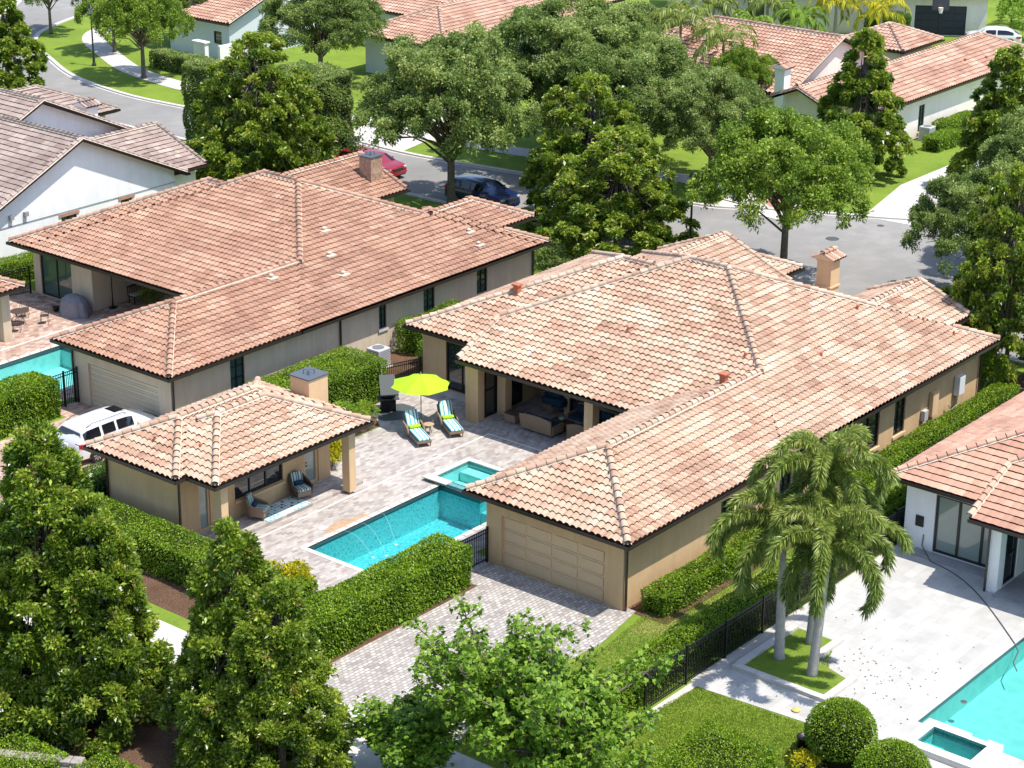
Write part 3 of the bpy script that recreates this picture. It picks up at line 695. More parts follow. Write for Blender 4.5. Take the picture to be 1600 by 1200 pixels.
# stain by the pool edge
poly('rust_stain', [[(54.9, 53.95), (55.7, 53.92), (56.6, 54.0), (57.1, 54.05), (57.0, 54.3), (56.3, 54.35), (55.9, 54.6), (55.2, 54.5), (54.6, 54.25)]], .020, mat('rust stained paver', (.42, .27, .17), .85, noise=(3, .25)))

def pool(name, loop, label, depth, mp, mw, coping=.30, zc=0., group=None, wl=-.13, cop_mat=None, tile=.22, tmat=None):
    """sunken basin with a tile band, water and coping"""
    cx = sum(p[0] for p in loop)/len(loop); cy = sum(p[1] for p in loop)/len(loop)
    e = absolute(empty(name, (cx, cy, 0), label, 'pool', group))
    b = MB(); n = len(loop); t = MB()
    for i in range(n):
        p, q = loop[i], loop[(i+1) % n]
        b.add([(p[0], p[1], -depth), (q[0], q[1], -depth), (q[0], q[1], -tile), (p[0], p[1], -tile)], [(0, 1, 2, 3)])
        t.add([(p[0], p[1], -tile), (q[0], q[1], -tile), (q[0], q[1], zc+.02), (p[0], p[1], zc+.02)], [(0, 1, 2, 3)])
    b.build('basin', mp, e); t.build('tile_band', tmat or m_pooltile, e)
    off = e.location
    f = poly('floor', [[(p[0]-off[0], p[1]-off[1]) for p in loop]], -depth, mp, None, e)
    wm = poly('water', [[(p[0]-off[0], p[1]-off[1]) for p in loop]], wl, mw, None, e)
    if coping:
        P = loop+[loop[0]]; c = MB()
        out = []
        L = [Vector((*p, 0)) for p in loop]
        ar = sum(L[i].x*L[(i+1) % n].y-L[(i+1) % n].x*L[i].y for i in range(n)); s = 1 if ar > 0 else -1
        for i in range(n):
            a, bb, d = L[i-1], L[i], L[(i+1) % n]; u = (bb-a).normalized(); v = (d-bb).normalized()
            n1 = Vector((u.y, -u.x, 0))*s; n2 = Vector((v.y, -v.x, 0))*s; out.append(bb+(n1+n2)*coping/(1+n1.dot(n2)))
        for i in range(n):
            a, bb = L[i], L[(i+1) % n]; A, B = out[i], out[(i+1) % n]
            dd = (bb-a).length; k = max(1, int(dd/.6))
            for j in range(k):
                p0 = a.lerp(bb, j/k+.004); p1 = a.lerp(bb, (j+1)/k-.004); q0 = A.lerp(B, j/k+.004); q1 = A.lerp(B, (j+1)/k-.004)
                c.add([(p0.x, p0.y, zc-.02), (p1.x, p1.y, zc-.02), (q1.x, q1.y, zc-.02), (q0.x, q0.y, zc-.02), (p0.x, p0.y, zc+.03), (p1.x, p1.y, zc+.03), (q1.x, q1.y, zc+.03), (q0.x, q0.y, zc+.03)],
                      [(0, 3, 2, 1), (4, 5, 6, 7), (0, 1, 5, 4), (1, 2, 6, 5), (2, 3, 7, 6), (3, 0, 4, 7)])
        c.build('coping', cop_mat or m_coping, e)
    return e
m_teal = mat('teal pool tile', (.13, .30, .30), .3, noise=(12, .4))
P1 = pool('swimming_pool', pool1, 'turquoise swimming pool in the middle patio between the small pool house and the garage', 1.5, m_plaster, m_water, .24)
st = MB(); st.box((61.9, 49.92, -1.45), (62.88, 51.58, -.35)); st.box((61.3, 49.92, -1.45), (61.9, 51.58, -.65)); st.build('pool_steps', m_plaster_l, P1)
for i, (x, y) in enumerate(((54.45, 51.2), (54.2, 52.3), (56.0, 52.4))):
    pass
S1 = pool('spa', spa1, 'low square spa at the corner of the middle swimming pool', .55, m_plaster_l, m_water_l, 0, .16, wl=.11, tile=.0, tmat=m_teal)
c = MB()
for a, b in (((61.27, 51.62), (61.543, 54.7)), ((63.757, 51.62), (64.1, 54.7)), ((61.543, 51.62), (63.757, 51.943)), ((61.543, 54.357), (63.757, 54.7))): c.box((*a, -.9), (*b, .15))
c.build('spa_wall', m_teal, S1)
c = MB()
for a, b in (((61.12, 51.5), (61.57, 52.45)), ((61.12, 53.4), (61.57, 54.72)), ((63.72, 51.6), (64.0, 54.6)), ((61.57, 51.55), (63.72, 51.97)), ((61.57, 54.33), (63.72, 54.6))): c.box((*a, .155), (*b, .20))
c.build('coping', m_coping, S1)
c = MB(); c.box((61.6, 51.97, -.53), (63.73, 52.5, -.12)); c.box((63.1, 52.5, -.53), (63.73, 54.3, -.12)); c.build('bench', m_plaster_l, S1)
P2 = pool('swimming_pool', pool2, 'pale aqua swimming pool at the left edge behind the big hedge', 1.1, m_plaster_l, m_water_l, .28)
cl = MB(); cl.tube([(56.4+1.6*math.cos(t)*(1-.1*t), 77.0+1.15*math.sin(t*1.05), -.10) for t in np.linspace(.2, 5.9, 40)], .022, 6)
o = cl.build('pool_cleaner_hose', mat('blue hose', (.03, .16, .28), .5)); tag(o, 'looped blue pool cleaner hose floating on the left pool', 'hose')
P4 = pool('swimming_pool', pool4, 'turquoise swimming pool in the white stone deck at the lower right corner', .95, plaster('pale turquoise plaster', (.33, .62, .60), (.41, .70, .68), 1.2), water('turquoise pool water', (.52, .86, .84), 3.5, .2), .0, tile=.14)
c = MB(); c.lathe([(.0, 0), (.10, 0), (.12, .02), (.05, .03)], (59.2, 28.0, -.12), 14); c.build('return_inlet', m_slate, P4)
S4 = pool('spa', spa4, 'small rectangular spa with stone rim beside the lower right pool', .8, m_plaster_l, water('spa water', (.40, .82, .80), 5, .1), 0, .22, wl=.14, tile=.05, tmat=m_teal)
c = MB()
for a, b in (((54.95, 25.35), (55.343, 28.1)), ((56.507, 25.35), (56.9, 25.9)), ((56.507, 26.5), (56.9, 28.1)), ((55.343, 25.35), (56.507, 25.743)), ((55.343, 27.707), (56.507, 28.1))): c.box((*a, -.2), (*b, .24))
c.box((56.507, 25.9, -.2), (56.9, 26.5, .14)); c.build('coping', mat('white stone', (.66, .64, .60), .7, noise=(2, .08)), S4)
c = MB(); c.box((55.37, 27.0, -.75), (55.95, 27.68, -.1)); c.box((55.37, 25.8, -.75), (55.7, 27.0, -.25)); c.build('bench', m_plaster_l, S4)
# fountain jets in the main pool
for i, (a, b) in enumerate((((54.2, 53.75), (54.45, 51.4)), ((55.6, 53.75), (54.9, 51.1)), ((57.0, 53.75), (55.9, 51.5)))):
    m = MB(); pts = [(a[0]+(b[0]-a[0])*t, a[1]+(b[1]-a[1])*t, -.02+3.0*t*(1-t)-.1*t) for t in np.linspace(0, 1, 16)]
    m.tube(pts, [.003+.003*k/15 for k in range(16)], 5)
    m.lathe([(.0, .0), (.10, .0), (.07, .015), (.02, .03)], (b[0], b[1], -.13), 10)
    if i == 0: m_jet = mat('water jet', (.35, .66, .70), .15)
    o = m.build('water_jet', m_jet, smooth=True)
    tag(o, ['thin arching water jet nearest the left corner of the middle pool', 'middle thin arching water jet in the middle pool', 'right one of the thin water jets in the middle pool'][i], 'water jet', 'water jets arching into the pool')
for x, y in ((103.0, 59.8), (107.2, 59.0)):
    m = MB(); m.lathe([(.0, .0), (.40 if x < 105 else .22, .0), (.40 if x < 105 else .22, .012), (.0, .014)], (x, y, .005), 20)
    tag(m.build('manhole_cover', m_slate), 'round dark manhole cover in the grey street end' if x < 105 else 'small round cover near the mouth of the concrete driveway', 'manhole cover')

# ------------------------------------------------------------ main house
H1 = absolute(empty('house', (71, 50, 0), 'large tan house in the centre with blended pink and cream tile roof', 'house'))
Mw = Wing(67.08, 40.38, 85.4, 60.8, 3.1, cut=lambda X, Y: (Y > 57.85) & (X < 72.1))
Mw.cutlines = [((0, 57.85, 0), (0, 1, 0)), ((72.1, 0, 0), (1, 0, 0))]; Mw.rakes = [((67.08, 57.85, 3.1), (69.95, 57.85, 3.1+PITCH*2.87))]
Mw.soff = [(67.11, 40.41, 69.95, 57.84), (69.95, 40.41, 85.37, 60.77)]
Lw = Wing(69.05, 46.0, 83.6, 62.75, 3.1)
Gw = Wing(56.31, 40.38, 76.0, 48.14, 3.1)
Ew = Wing(77.0, 42.12, 85.75, 47.6, 3.825, gable=('+x', '-x'))
N1 = Wing(78.0, 52.3, 86.4, 60.5, 3.1, gable=('+x', '-x')); N2 = Wing(80.0, 53.2, 88.74, 57.2, 3.1)
rk = MB(); rk.add([(67.2, 57.83, 3.0), (72.1, 57.83, 3.0), (72.1, 57.83, 4.28), (70.0, 57.83, 4.28)], [(3, 2, 1, 0)]); rk.build('rake_wall', m_tan2, H1)
roof(H1, [Mw, Gw, Lw, Ew, N1, N2], m_tile_main)
ZS = 2.90
loop = [(56.87, 40.95), (84.8, 40.95), (84.8, 53.75), (88.2, 53.75), (88.2, 56.65), (85.9, 56.65), (85.9, 60.2), (83.0, 60.2), (83.0, 62.2), (69.6, 62.2), (69.6, 57.75), (67.5, 57.75), (67.5, 57.0), (72.5, 57.0), (72.5, 54.6), (70.8, 54.6), (70.8, 47.58), (56.87, 47.58)]
wins = [(63.3, 64.2, .75, 2.25), (67.6, 68.5, .75, 2.4), (73.9, 75.6, .72, 2.45), (76.9, 77.85, .72, 2.5)]
op = {0: [(a-56.87, b-56.87, c, d) for a, b, c, d in wins],
      10-1: [(62.2-60.75, 62.2-57.95, .2, 2.6)], 12: [(.45, 1.75, .14, 2.7), (2.3, 3.3, .14, 2.6)], 14-1: [(.3, 2.1, .14, 2.6)], 15: [(.3, 6.6, .14, 2.6)],
      17: [(.75, 5.75, .02, 2.2)]}
walls(H1, loop, ZS, op, m_tan)
for a, b, c, d in wins: pane_window(H1, (56.87, 40.95), (84.8, 40.95), a-56.87, b-56.87, c, d, 2, 3, sill=m_tan2)
pane_window(H1, loop[9], loop[10], 1.45, 4.25, .2, 2.6, 3, 1, name='sliding_door', mg=m_glass, fw=.07)
pane_window(H1, loop[12], loop[13], .45, 1.75, .14, 2.7, 1, 2, name='sliding_door', fw=.08)
pane_window(H1, loop[12], loop[13], 2.3, 3.3, .14, 2.6, 1, 1, name='patio_door', fw=.08)
pane_window(H1, loop[13], loop[14], .3, 2.1, .14, 2.6, 2, 1, name='sliding_door', fw=.08)
pane_window(H1, loop[15], loop[16], .3, 6.6, .14, 2.6, 4, 1, name='sliding_door', fw=.08)
garage_door(H1, loop[17], loop[0], .75, 5.75, .02, 2.2, m_door_tan)
for x_, y_ in ((68.9, 56.55), (67.45, 50.45)): c = MB(); c.prism([(x_, y_), (x_+.47, y_), (x_+.47, y_+.47), (x_, y_+.47)], .12, ZS); c.build('column', m_tan2, H1)
c = MB(); c.prism([(67.42, 47.6), (70.8, 47.6), (70.8, 54.6), (72.5, 54.6), (72.5, 57.0), (67.42, 57.0)], .0, .13); c.build('porch_floor', m_pave_patio, H1)
c = MB(); c.box((69.2, 57.75, 0), (69.6, 61.2, .14)); c.build('step', m_coping, H1)
cu = MB(); cu.grid(24, 2, lambda u, v: (69.85+.05*math.sin(u*40), 60.6-u*.55, .25+v*2.3)); cu.build('curtain', mat('sheer curtain', (.6, .6, .57), .9), H1)
def downspout(H, x, y, z1, m=m_bronze, dx=0, dy=0):
    d = MB(); d.box((x-.04, y-.035, .02), (x+.04, y+.035, z1-.32)); d.tube([(x, y, z1-.33), (x, y, z1-.28), (x+dx, y+dy, z1-.16)], .042, 6); d.build('downspout', m, H)
downspout(H1, 56.95, 40.86, 3.1, dx=-.4, dy=-.3); downspout(H1, 84.72, 40.86, 3.1, dx=.4, dy=-.3)
# utility boxes on the side wall
u = MB(); u.bevbox((80.0, 40.72, .75), (80.55, 40.93, 1.95), .02); u.build('utility_box', m_tan2, H1)
u = MB(); u.bevbox((82.3, 40.62, 1.1), (82.85, 40.93, 2.05), .05); u.build('utility_box', mat('white plastic', (.7, .7, .7), .4), H1)
u = MB(); u.bevbox((79.3, 40.72, .75), (79.65, 40.93, 1.25), .02); u.build('meter', mat('grey enamel', (.45, .45, .45), .5), H1)
u = MB(); u.tube([(82.5, 40.8, 1.1), (82.5, 40.8, .6), (82.0, 40.8, .5), (81.6, 40.8, .9)], .03, 6); u.build('conduit', bpy.data.materials['grey enamel'], H1)
def vent_pipe(H, x, y, wing_h, h=.32, r=.10, m=None):
    v = MB(); v.box((x-.28, y-.25, wing_h-.02), (x+.28, y+.25, wing_h+.055)); v.tube([(x, y, wing_h-.05), (x, y, wing_h+h)], [r*1.0, r], 10); v.lathe([(r+.04, 0), (r+.05, .05), (.02, .12)], (x, y, wing_h+h), 10)
    return v.build('roof_vent', m or m_ventc, H)
m_ventc = mat('terracotta vent', (.42, .14, .07), .8)
hM = lambda x, y: float(max(w_.h(x, y) for w_ in (Mw, Gw, Lw, Ew)))
def pipe(H, x, y, hh, h=.18, r=.05, m=None):
    v = MB(); v.tube([(x, y, hh-.05), (x, y, hh+h)], r, 8); v.build('vent_pipe', m or m_ventc, H)
for (x, y) in ((72.6, 58.9), (69.6, 45.2)):
    v = MB(); hh = hM(x, y); v.bevbox((x-.14, y-.14, hh), (x+.14, y+.14, hh+.42), .04); v.bevbox((x-.2, y-.2, hh+.40), (x+.2, y+.2, hh+.5), .03); v.build('roof_vent', m_ventc, H1)
for (x, y) in ((71.2, 51.4), (71.5, 44.2+1.2), (73.5, 46.7), (74.8, 43.6), (80.0, 44.9), (83.2, 41.6), (82.6, 42.9), (81.5, 58.0)): pipe(H1, x, y, hM(x, y), .22, .06)
# chimney with a tiled cap
def chimney(H, x0, y0, x1, y1, z0, z1, m, cap='tile', tilem=None, band=True):
    c = MB(); c.box((x0, y0, z0), (x1, y1, z1))
    co = c.build('chimney', m, H)
    d = MB(); zb = z0+(z1-z0)*.36
    if band: d.box((x0-.06, y0-.06, zb), (x1+.06, y1+.06, zb+.08)); d.box((x0-.05, y0-.05, z1-.08), (x1+.05, y1+.05, z1+.001)); d.build('band', m, co, off=H.location)
    if cap == 'tile':
        V = []; Fc = []; MI = []; TT = []; ov = .22; my = (y0+y1)/2; rz = z1+.32; n = max(3, round((x1-x0+2*ov)/.24))
        for side in (-1, 1):
            for i in range(n):
                x = x0-ov+(i+.5)*(x1-x0+2*ov)/n
                vv, ff, mm = arc_piece((x, my+side*((y1-y0)/2+ov), z1+.06), (x, my, rz), .12, .10, .02)
                k = len(V); V += vv; Fc += [[a+k for a in f] for f in ff]; MI += mm; TT += [random.random()]*len(ff)
        for i in range(3):
            L = x1-x0+2*ov; vv, ff, mm = arc_piece((x0-ov+L*i/3, my, rz+.08), (x0-ov+L*(i+1)/3, my, rz+.08), .14, .12, .02); k = len(V); V += vv; Fc += [[a+k for a in f] for f in ff]; MI += mm; TT += [random.random()]*len(ff)
        k = len(V); V += [(x0-ov, y0-ov, z1+.04), (x1+ov, y0-ov, z1+.04), (x1+ov, my, rz), (x0-ov, my, rz), (x0-ov, y1+ov, z1+.04), (x1+ov, y1+ov, z1+.04)]
        Fc += [[k, k+1, k+2, k+3], [k+3, k+2, k+5, k+4], [k, k+3, k+4], [k+1, k+5, k+2], [k, k+4, k+5, k+1]]; MI += [1, 1, 2, 2, 1]; TT += [.5]*5
        off = H.location; me = bpy.data.meshes.new('chimney_cap'); me.from_pydata([(p[0]-off[0], p[1]-off[1], p[2]-off[2]) for p in V], [], Fc); me.update()
        for q in (tilem or m_tile_main, m_tile_shade, m): me.materials.append(q)
        me.polygons.foreach_set('material_index', MI); a = me.attributes.new('tint', 'FLOAT', 'FACE'); a.data.foreach_set('value', np.array(TT, np.float32)); link('chimney_cap', me, co)
    else:
        d = MB(); d.box((x0-.05, y0-.05, z1+.001), (x1+.05, y1+.05, z1+.06)); cx, cy = (x0+x1)/2, (y0+y1)/2
        for sx in (-.16, .16):
            for sy in (-.16, .16): d.tube([(cx+sx, cy+sy, z1+.05), (cx+sx, cy+sy, z1+.24)], .02, 5)
        d.tube([(cx-.17, cy-.17, z1+.24), (cx+.17, cy+.17, z1+.24)], .02, 5); d.tube([(cx+.17, cy-.17, z1+.24), (cx-.17, cy+.17, z1+.24)], .02, 5)
        d.build('chimney_cap', m_slate2, co, off=H.location)
    return co
m_slate2 = mat('blue grey cap metal', (.09, .105, .13), .5)
chimney(H1, 84.05, 48.75, 84.85, 49.55, 3.3, 5.5, m_tan2)

# ------------------------------------------------------------ pool house
HC = absolute(empty('pool_house', (55, 59.5, 0), 'small tan pool house with blended tile roof and covered porch beside the middle pool', 'pool house'))
CA = Wing(49.7, 57.4, 59.3, 62.7, 3.1); CB = Wing(50.27, 55.77, 59.06, 61.9, 3.1)
roof(HC, [CB, CA], m_tile_main)
lc = [(50.2, 57.8), (58.7, 57.8), (58.7, 62.1), (50.2, 62.1)]
walls(HC, lc, ZS, {0: [(1.0, 1.6, .16, 2.3), (2.95, 5.7, .92, 2.15), (6.95, 7.8, .16, 2.2)]}, m_tan)
pane_window(HC, lc[0], lc[1], 1.0, 1.6, .16, 2.3, 1, 1, name='glass_door', mf=m_tan2, mg=m_glass_l, fw=.09)
pane_window(HC, lc[0], lc[1], 2.95, 5.7, .92, 2.15, 3, 1, fw=.06)
pane_window(HC, lc[0], lc[1], 6.95, 7.8, .16, 2.2, 1, 1, name='glass_door', mf=m_tan2, mg=m_glass_l, fw=.13)
k = MB(); k.lathe([(.03, 0), (.035, .05), (.01, .07)], (57.2, 57.74, 1.1), 8); k.lathe([(.03, 0), (.035, .04), (.01, .05)], (57.2, 57.74, 1.25), 8); k.build('door_knob', m_black, HC)
for (a, b) in (((58.0, 56.0), (58.38, 56.42)), ((50.75, 56.0), (51.12, 56.42))):
    c = MB(); c.box((*a, .13), (*b, ZS)); c.build('column', m_tan2, HC)
c = MB(); c.box((50.45, 56.42, 0), (59.25, 57.8, .15)); c.box((58.7, 57.8, 0), (59.25, 62.1, .15)); c.build('porch_floor', m_pave_patio, HC)
sl = MB()
for i in range(11): sl.box((53.12+i*.255, 57.68, .79), (53.12+i*.255+.245, 57.81, .90))
sl.build('window_sill', m_tan2, HC)
downspout(HC, 50.12, 57.72, 3.1, dx=-.3, dy=-.3); downspout(HC, 50.12, 62.05, 3.1, dx=-.3, dy=.2)
chimney(HC, 58.8, 59.05, 59.95, 60.15, 0, 4.15, m_tan2, cap='flat', band=False)
hC = lambda x, y: float(max(w_.h(x, y) for w_ in (CA, CB)))
for x, y in ((52.3, 60.7), (51.0, 60.0), (51.6, 58.0), (54.9, 58.9)): pipe(HC, x, y, hC(x, y), .2, .06)

# ------------------------------------------------------------ house at left
H2 = absolute(empty('house', (70, 76, 0), 'cream house with plain terracotta tile roof, behind the small pool house', 'house'))
G2 = Wing(57.03, 65.93, 76, 73.8, 3.1); Ma = Wing(65.27, 65.93, 83.1, 86.25, 3.1); Mb = Wing(65.25, 67.0, 80.2, 87.55, 3.1)
Ma2 = Wing(75.0, 65.93, 83.85, 74.8, 3.1)
E2 = Wing(76.0, 67.85, 85.0, 72.6, 3.87, gable=('-x',)); W2 = Wing(76, 78.3, 86.4, 85.4, 3.15, gable=('+x', '-x'))
roof(H2, [Ma, G2, Mb, Ma2, E2, W2], m_tile_h2)
l2 = [(57.6, 66.5), (83.25, 66.5), (83.25, 74.2), (82.5, 74.2), (82.5, 78.8), (85.8, 78.8), (85.8, 84.9), (79.6, 84.9), (79.6, 87.0), (66.3, 87.0), (66.3, 82.25), (69.8, 82.25), (69.8, 73.2), (57.6, 73.2)]
w2 = [(61.2, 62.1, .55, 2.75), (71.2, 71.75, 1.4, 2.65), (74.5, 75.35, 1.3, 2.6), (78.65, 79.5, 1.3, 2.65)]
walls(H2, l2, ZS, {0: [(a-57.6, b-57.6, c, d) for a, b, c, d in w2], 9: [(.55, 3.1, .15, 2.5)], 11: [(1., 3.0, 1.2, 2.4), (4.2, 6.5, .2, 2.4)], 13: [(1.05, 5.85, .02, 2.15)]}, m_cream)
for a, b, c, d in w2: pane_window(H2, l2[0], l2[1], a-57.6, b-57.6, c, d, 2, 4, sill=m_conc if a < 73 and a > 65 else None, mg=m_glass_g)
pane_window(H2, l2[9], l2[10], .55, 3.1, .15, 2.5, 2, 1, name='sliding_door', mg=m_glass_g, fw=.08)
pane_window(H2, l2[11], l2[12], 1., 3.0, 1.2, 2.4, 2, 1); pane_window(H2, l2[11], l2[12], 4.2, 6.5, .2, 2.4, 3, 1, name='sliding_door')
garage_door(H2, l2[13], l2[0], 1.05, 5.85, .02, 2.15, m_door_cream, rows=8, cols=1)
c = MB(); c.prism([(66.25, 73.25), (69.8, 73.25), (69.8, 82.25), (66.25, 82.25)], .0, .12); c.build('porch_floor', m_pave_pink, H2)
c = MB(); c.box((65.9, 82.3, 0), (66.3, 86.9, .12)); c.build('step', m_pave_pink, H2)
downspout(H2, 57.66, 66.42, 3.1, dx=-.4, dy=-.3); downspout(H2, 57.52, 73.15, 3.1, dx=-.3, dy=.2); downspout(H2, 68.4, 66.42, 3.1, dy=-.4); downspout(H2, 83.2, 66.42, 3.1, dy=-.4)
h2h = lambda x, y: float(max(w_.h(x, y) for w_ in (Ma, G2, Mb, E2, W2)))
for x, y in ((72.3, 71.2), (71.0, 69.6), (66.8, 69.4), (70.5, 68.2), (80.0, 68.2), (79.6, 67.2)): vent_pipe(H2, x, y, h2h(x, y), .12, .07, m_mortar)
m_stone = ground_mat('ledge stone', (.36, .23, .16), (.52, .38, .28), (.26, .16, .11), 3., 9., .9, 1., 6)
chimney(H2, 84.65, 79.5, 85.6, 80.4, 3.2, 5.1, m_stone, cap='flat', band=False)
# covered canopy edge at far left
HL = absolute(empty('pavilion', (57.5, 84, 0), 'corner of a small tiled pavilion with a cream column at the left edge', 'pavilion'))
roof(HL, [Wing(54.5, 81.6, 61.55, 88.6, 2.85)], m_tile_h2); 
for x_, y_ in ((60.45, 82.15), (60.45, 87.4), (55.2, 82.15)): c = MB(); c.box((x_, y_, 0), (x_+.5, y_+.45, 2.66)); c.build('column', m_cream, HL)

# ------------------------------------------------------------ white house upper left
H3 = absolute(empty('house', (75, 98, 0), 'white house with brown flat tile roof and a big gable wall at the left edge', 'house'))
A3 = Wing(65.3, 90.4, 80.5, 99, 3.2, gable=('-y', '+y'), pitch=.46); B3 = Wing(66.8, 97.2, 84.6, 126, 3.2, gable=('-y',), pitch=.46)
S3 = Wing(74, 91.0, 82.6, 99.6, 3.2, gable=('+x', '-x'), pitch=.40); R3 = Wing(76, 105.3, 88.0, 112.6, 3.3, pitch=.42)
roof(H3, [A3, B3, S3, R3], m_tile_brown, kind='f', tw=.33, ex=.38, nseg=2, caps=.10, rise=.05)
l3 = [(65.9, 91), (80.0, 91), (80, 91.6), (82.2, 91.6), (82.2, 98.9), (84.0, 98.9), (84.0, 105.9), (87.4, 105.9), (87.4, 112.0), (84, 112.0), (84, 125.4), (67.4, 125.4), (67.4, 98.4), (65.9, 98.4)]
walls(H3, l3, 3.0, {0: [(5.6, 6.7, .9, 2.35), (9.95, 10.8, 1.2, 2.4)]}, m_white)
for a, b, c, d in ((5.6, 6.7, .9, 2.35), (9.95, 10.8, 1.2, 2.4)):
    pane_window(H3, l3[0], l3[1], a, b, c, d, 2, 2, mg=m_glass_g)
    li = MB(); n = 6
    for i in range(n): li.box((65.9+a-.18+i*(b-a+.36)/n, 90.95, d), (65.9+a-.18+(i+1)*(b-a+.36)/n-.01, 91.03, d+.18))
    li.build('brick_lintel', mat('brick', (.42, .25, .18), .9, noise=(9, .3)) if a < 7 else bpy.data.materials['brick'], H3)
g3 = MB(); g3.add([(65.9, 91, 3.0), (80.0, 91, 3.0), (80.0, 91, 3.36), (72.9, 91, 6.55), (65.9, 91, 3.36)], [(0, 1, 2, 3, 4)])
g3.add([(67.4, 97.8, 3.0), (84.0, 97.8, 3.0), (84.0, 97.8, 3.4), (75.7, 97.8, 7.1), (67.4, 97.8, 3.4)], [(0, 1, 2, 3, 4)])
g3.add([(82.2, 91.6, 3.0), (82.2, 99, 3.0), (82.2, 95.3, 4.7)], [(0, 1, 2)])
g3.build('gable_wall', m_white, H3)
cb = MB(); cb.tube([(65.9, 90.97, 2.62), (80.0, 90.97, 2.62)], .015, 5); cb.build('cable', m_slate, H3)
ml_ = mat('grey lamp', (.3, .3, .32), .5)
for x_ in (67.9, 68.9): lf = MB(); lf.box((x_, 90.8, 3.0), (x_+.25, 91, 3.25)); lf.build('flood_light', ml_, H3)
chimney(H3, 80.25, 98.95, 81.1, 99.85, 3.6, 5.75, m_white, tilem=m_tile_brown)

# ------------------------------------------------------------ white house at right
H4 = absolute(empty('house', (74, 30, 0), 'white house with flat salmon tile roof and tall glass doors at the right edge', 'house'))
A4 = Wing(68.2, 20, 84, 36.4, 3.1); B4 = Wing(66.6, 19, 84.5, 32.0, 3.1, cut=lambda X, Y: (Y > 32.0)); B4.cut = None
A4 = Wing(68.2, 14.0, 88, 36.4, 3.1)
B4 = Wing(66.6, 14.0, 86, 35.0, 3.1, cut=lambda X, Y: (Y > 32.0) & (X < 71.3)); B4.cutlines = [((0, 32.0, 0), (0, 1, 0)), ((71.3, 0, 0), (1, 0, 0))]
B4.rakes = [((66.6, 32.0, 3.1), (69.6, 32.0, 3.1+PITCH*3.0))]; B4.soff = [(66.63, 14.03, 69.7, 31.97), (69.7, 14.03, 85.97, 34.97)]
rk = MB(); rk.add([(66.7, 31.98, 3.0), (71.3, 31.98, 3.0), (71.3, 31.98, 4.3), (69.6, 31.98, 4.3)], [(3, 2, 1, 0)]); rk.build('rake_wall', m_white, H4)
roof(H4, [B4, A4], m_tile_salmon, kind='f', tw=.33, ex=.36, nseg=2, caps=.11, rise=.05)
l4 = [(68.8, 14.6), (87.4, 14.6), (87.4, 35.8), (68.75, 35.8), (68.75, 31.4), (67.2, 31.4), (67.2, 30.9), (70.5, 30.9), (70.5, 14.6)]
walls(H4, l4[:], ZS, {3: [(1.3, 4.35, .12, 2.6)], 6: [(.5, 1.6, .12, 2.5)], 7: [(.6, 15, .12, 2.5)]}, m_white)
pane_window(H4, l4[3], l4[4], 1.3, 4.35, .12, 2.6, 3, 1, name='sliding_door', mg=m_glass_l, fw=.09, mun=.05)
pane_window(H4, l4[6], l4[7], .5, 1.6, .12, 2.5, 1, 2, name='sliding_door', fw=.08); pane_window(H4, l4[7], l4[8], .6, 15, .12, 2.5, 7, 1, name='sliding_door', fw=.08)
for y_ in (28.4, 23.4): c = MB(); c.box((67.2, y_, .1), (67.65, y_+.45, ZS)); c.build('column', m_white, H4)
c = MB(); c.box((68.2, 31.4, 0), (68.75, 35.2, .1)); c.box((66.9, 14.6, 0), (70.5, 30.9, .1)); c.build('step', mat('grey stone', (.33, .32, .32), .8, noise=(1.5, .15)), H4)
v = MB(); v.prism([(68.70, 34.95), (68.70, 35.3), (68.78, 35.3), (68.78, 34.95)], 1.05, 1.5); v.build('wall_vent', m_frame, H4)
downspout(H4, 67.12, 31.35, 3.1, dx=-.3)
cb = MB(); cb.tube([(68.72, 34.9, .75), (68.66, 34.9, .3), (68.1, 34.2, .03)]+[(68.1-4.1*t+1.0*math.sin(t*3.14), 34.2-5.7*t+.5*math.sin(t*3.1), .035) for t in np.linspace(.05, 1, 20)]+[(63.7, 28.2, -.08), (62.9, 28.0, -.12), (62.4, 27.6, -.12)], .022, 6)
tag(cb.build('pool_hose', m_slate), 'dark hose running from the white house wall across the white deck into the pool', 'hose')

# ------------------------------------------------------------ houses beyond the street
H5 = absolute(empty('house', (130, 76, 0), 'white house with terracotta roof and chimney, upper right beyond the street', 'house'))
B5 = Wing(121, 74.4, 135, 92.3, 3.1, gable=('-y',)); W5 = Wing(121.6, 67.3, 145.5, 74.5, 3.1); G5 = Wing(120, 71, 126, 75.2, 3.1, gable=('-x', '+x')); Q5 = Wing(138.9, 75.6, 145.0, 81.6, 3.1)
roof(H5, [B5, W5, G5], m_tile_far, tw=.34, ex=.38, nseg=6)
roof(H5, [Q5], m_tile_far, tw=.34, ex=.38, nseg=6, name='garage_roof')
l5 = [(122.1, 67.85), (144.9, 67.85), (144.9, 74), (134.4, 74), (134.4, 91.7), (121.6, 91.7), (121.6, 75), (120.6, 74.6), (120.6, 71.5), (122.1, 71.5)]
walls(H5, l5, 2.9, {0: [(5.4, 6.2, .35, 2.25)], 5: [(11.5, 12.6, .9, 2.4), (13.6, 14.7, .9, 2.4)], 7: [(1.0, 2.1, .9, 2.1)]}, m_offwhite)
pane_window(H5, l5[0], l5[1], 5.4, 6.2, .35, 2.25, 2, 4, sill=m_stone, mg=m_glass_g); pane_window(H5, l5[5], l5[6], 11.5, 12.6, .9, 2.4, 2, 3); pane_window(H5, l5[5], l5[6], 13.6, 14.7, .9, 2.4, 2, 3); pane_window(H5, l5[7], l5[8], 1.0, 2.1, .9, 2.1, 2, 2)
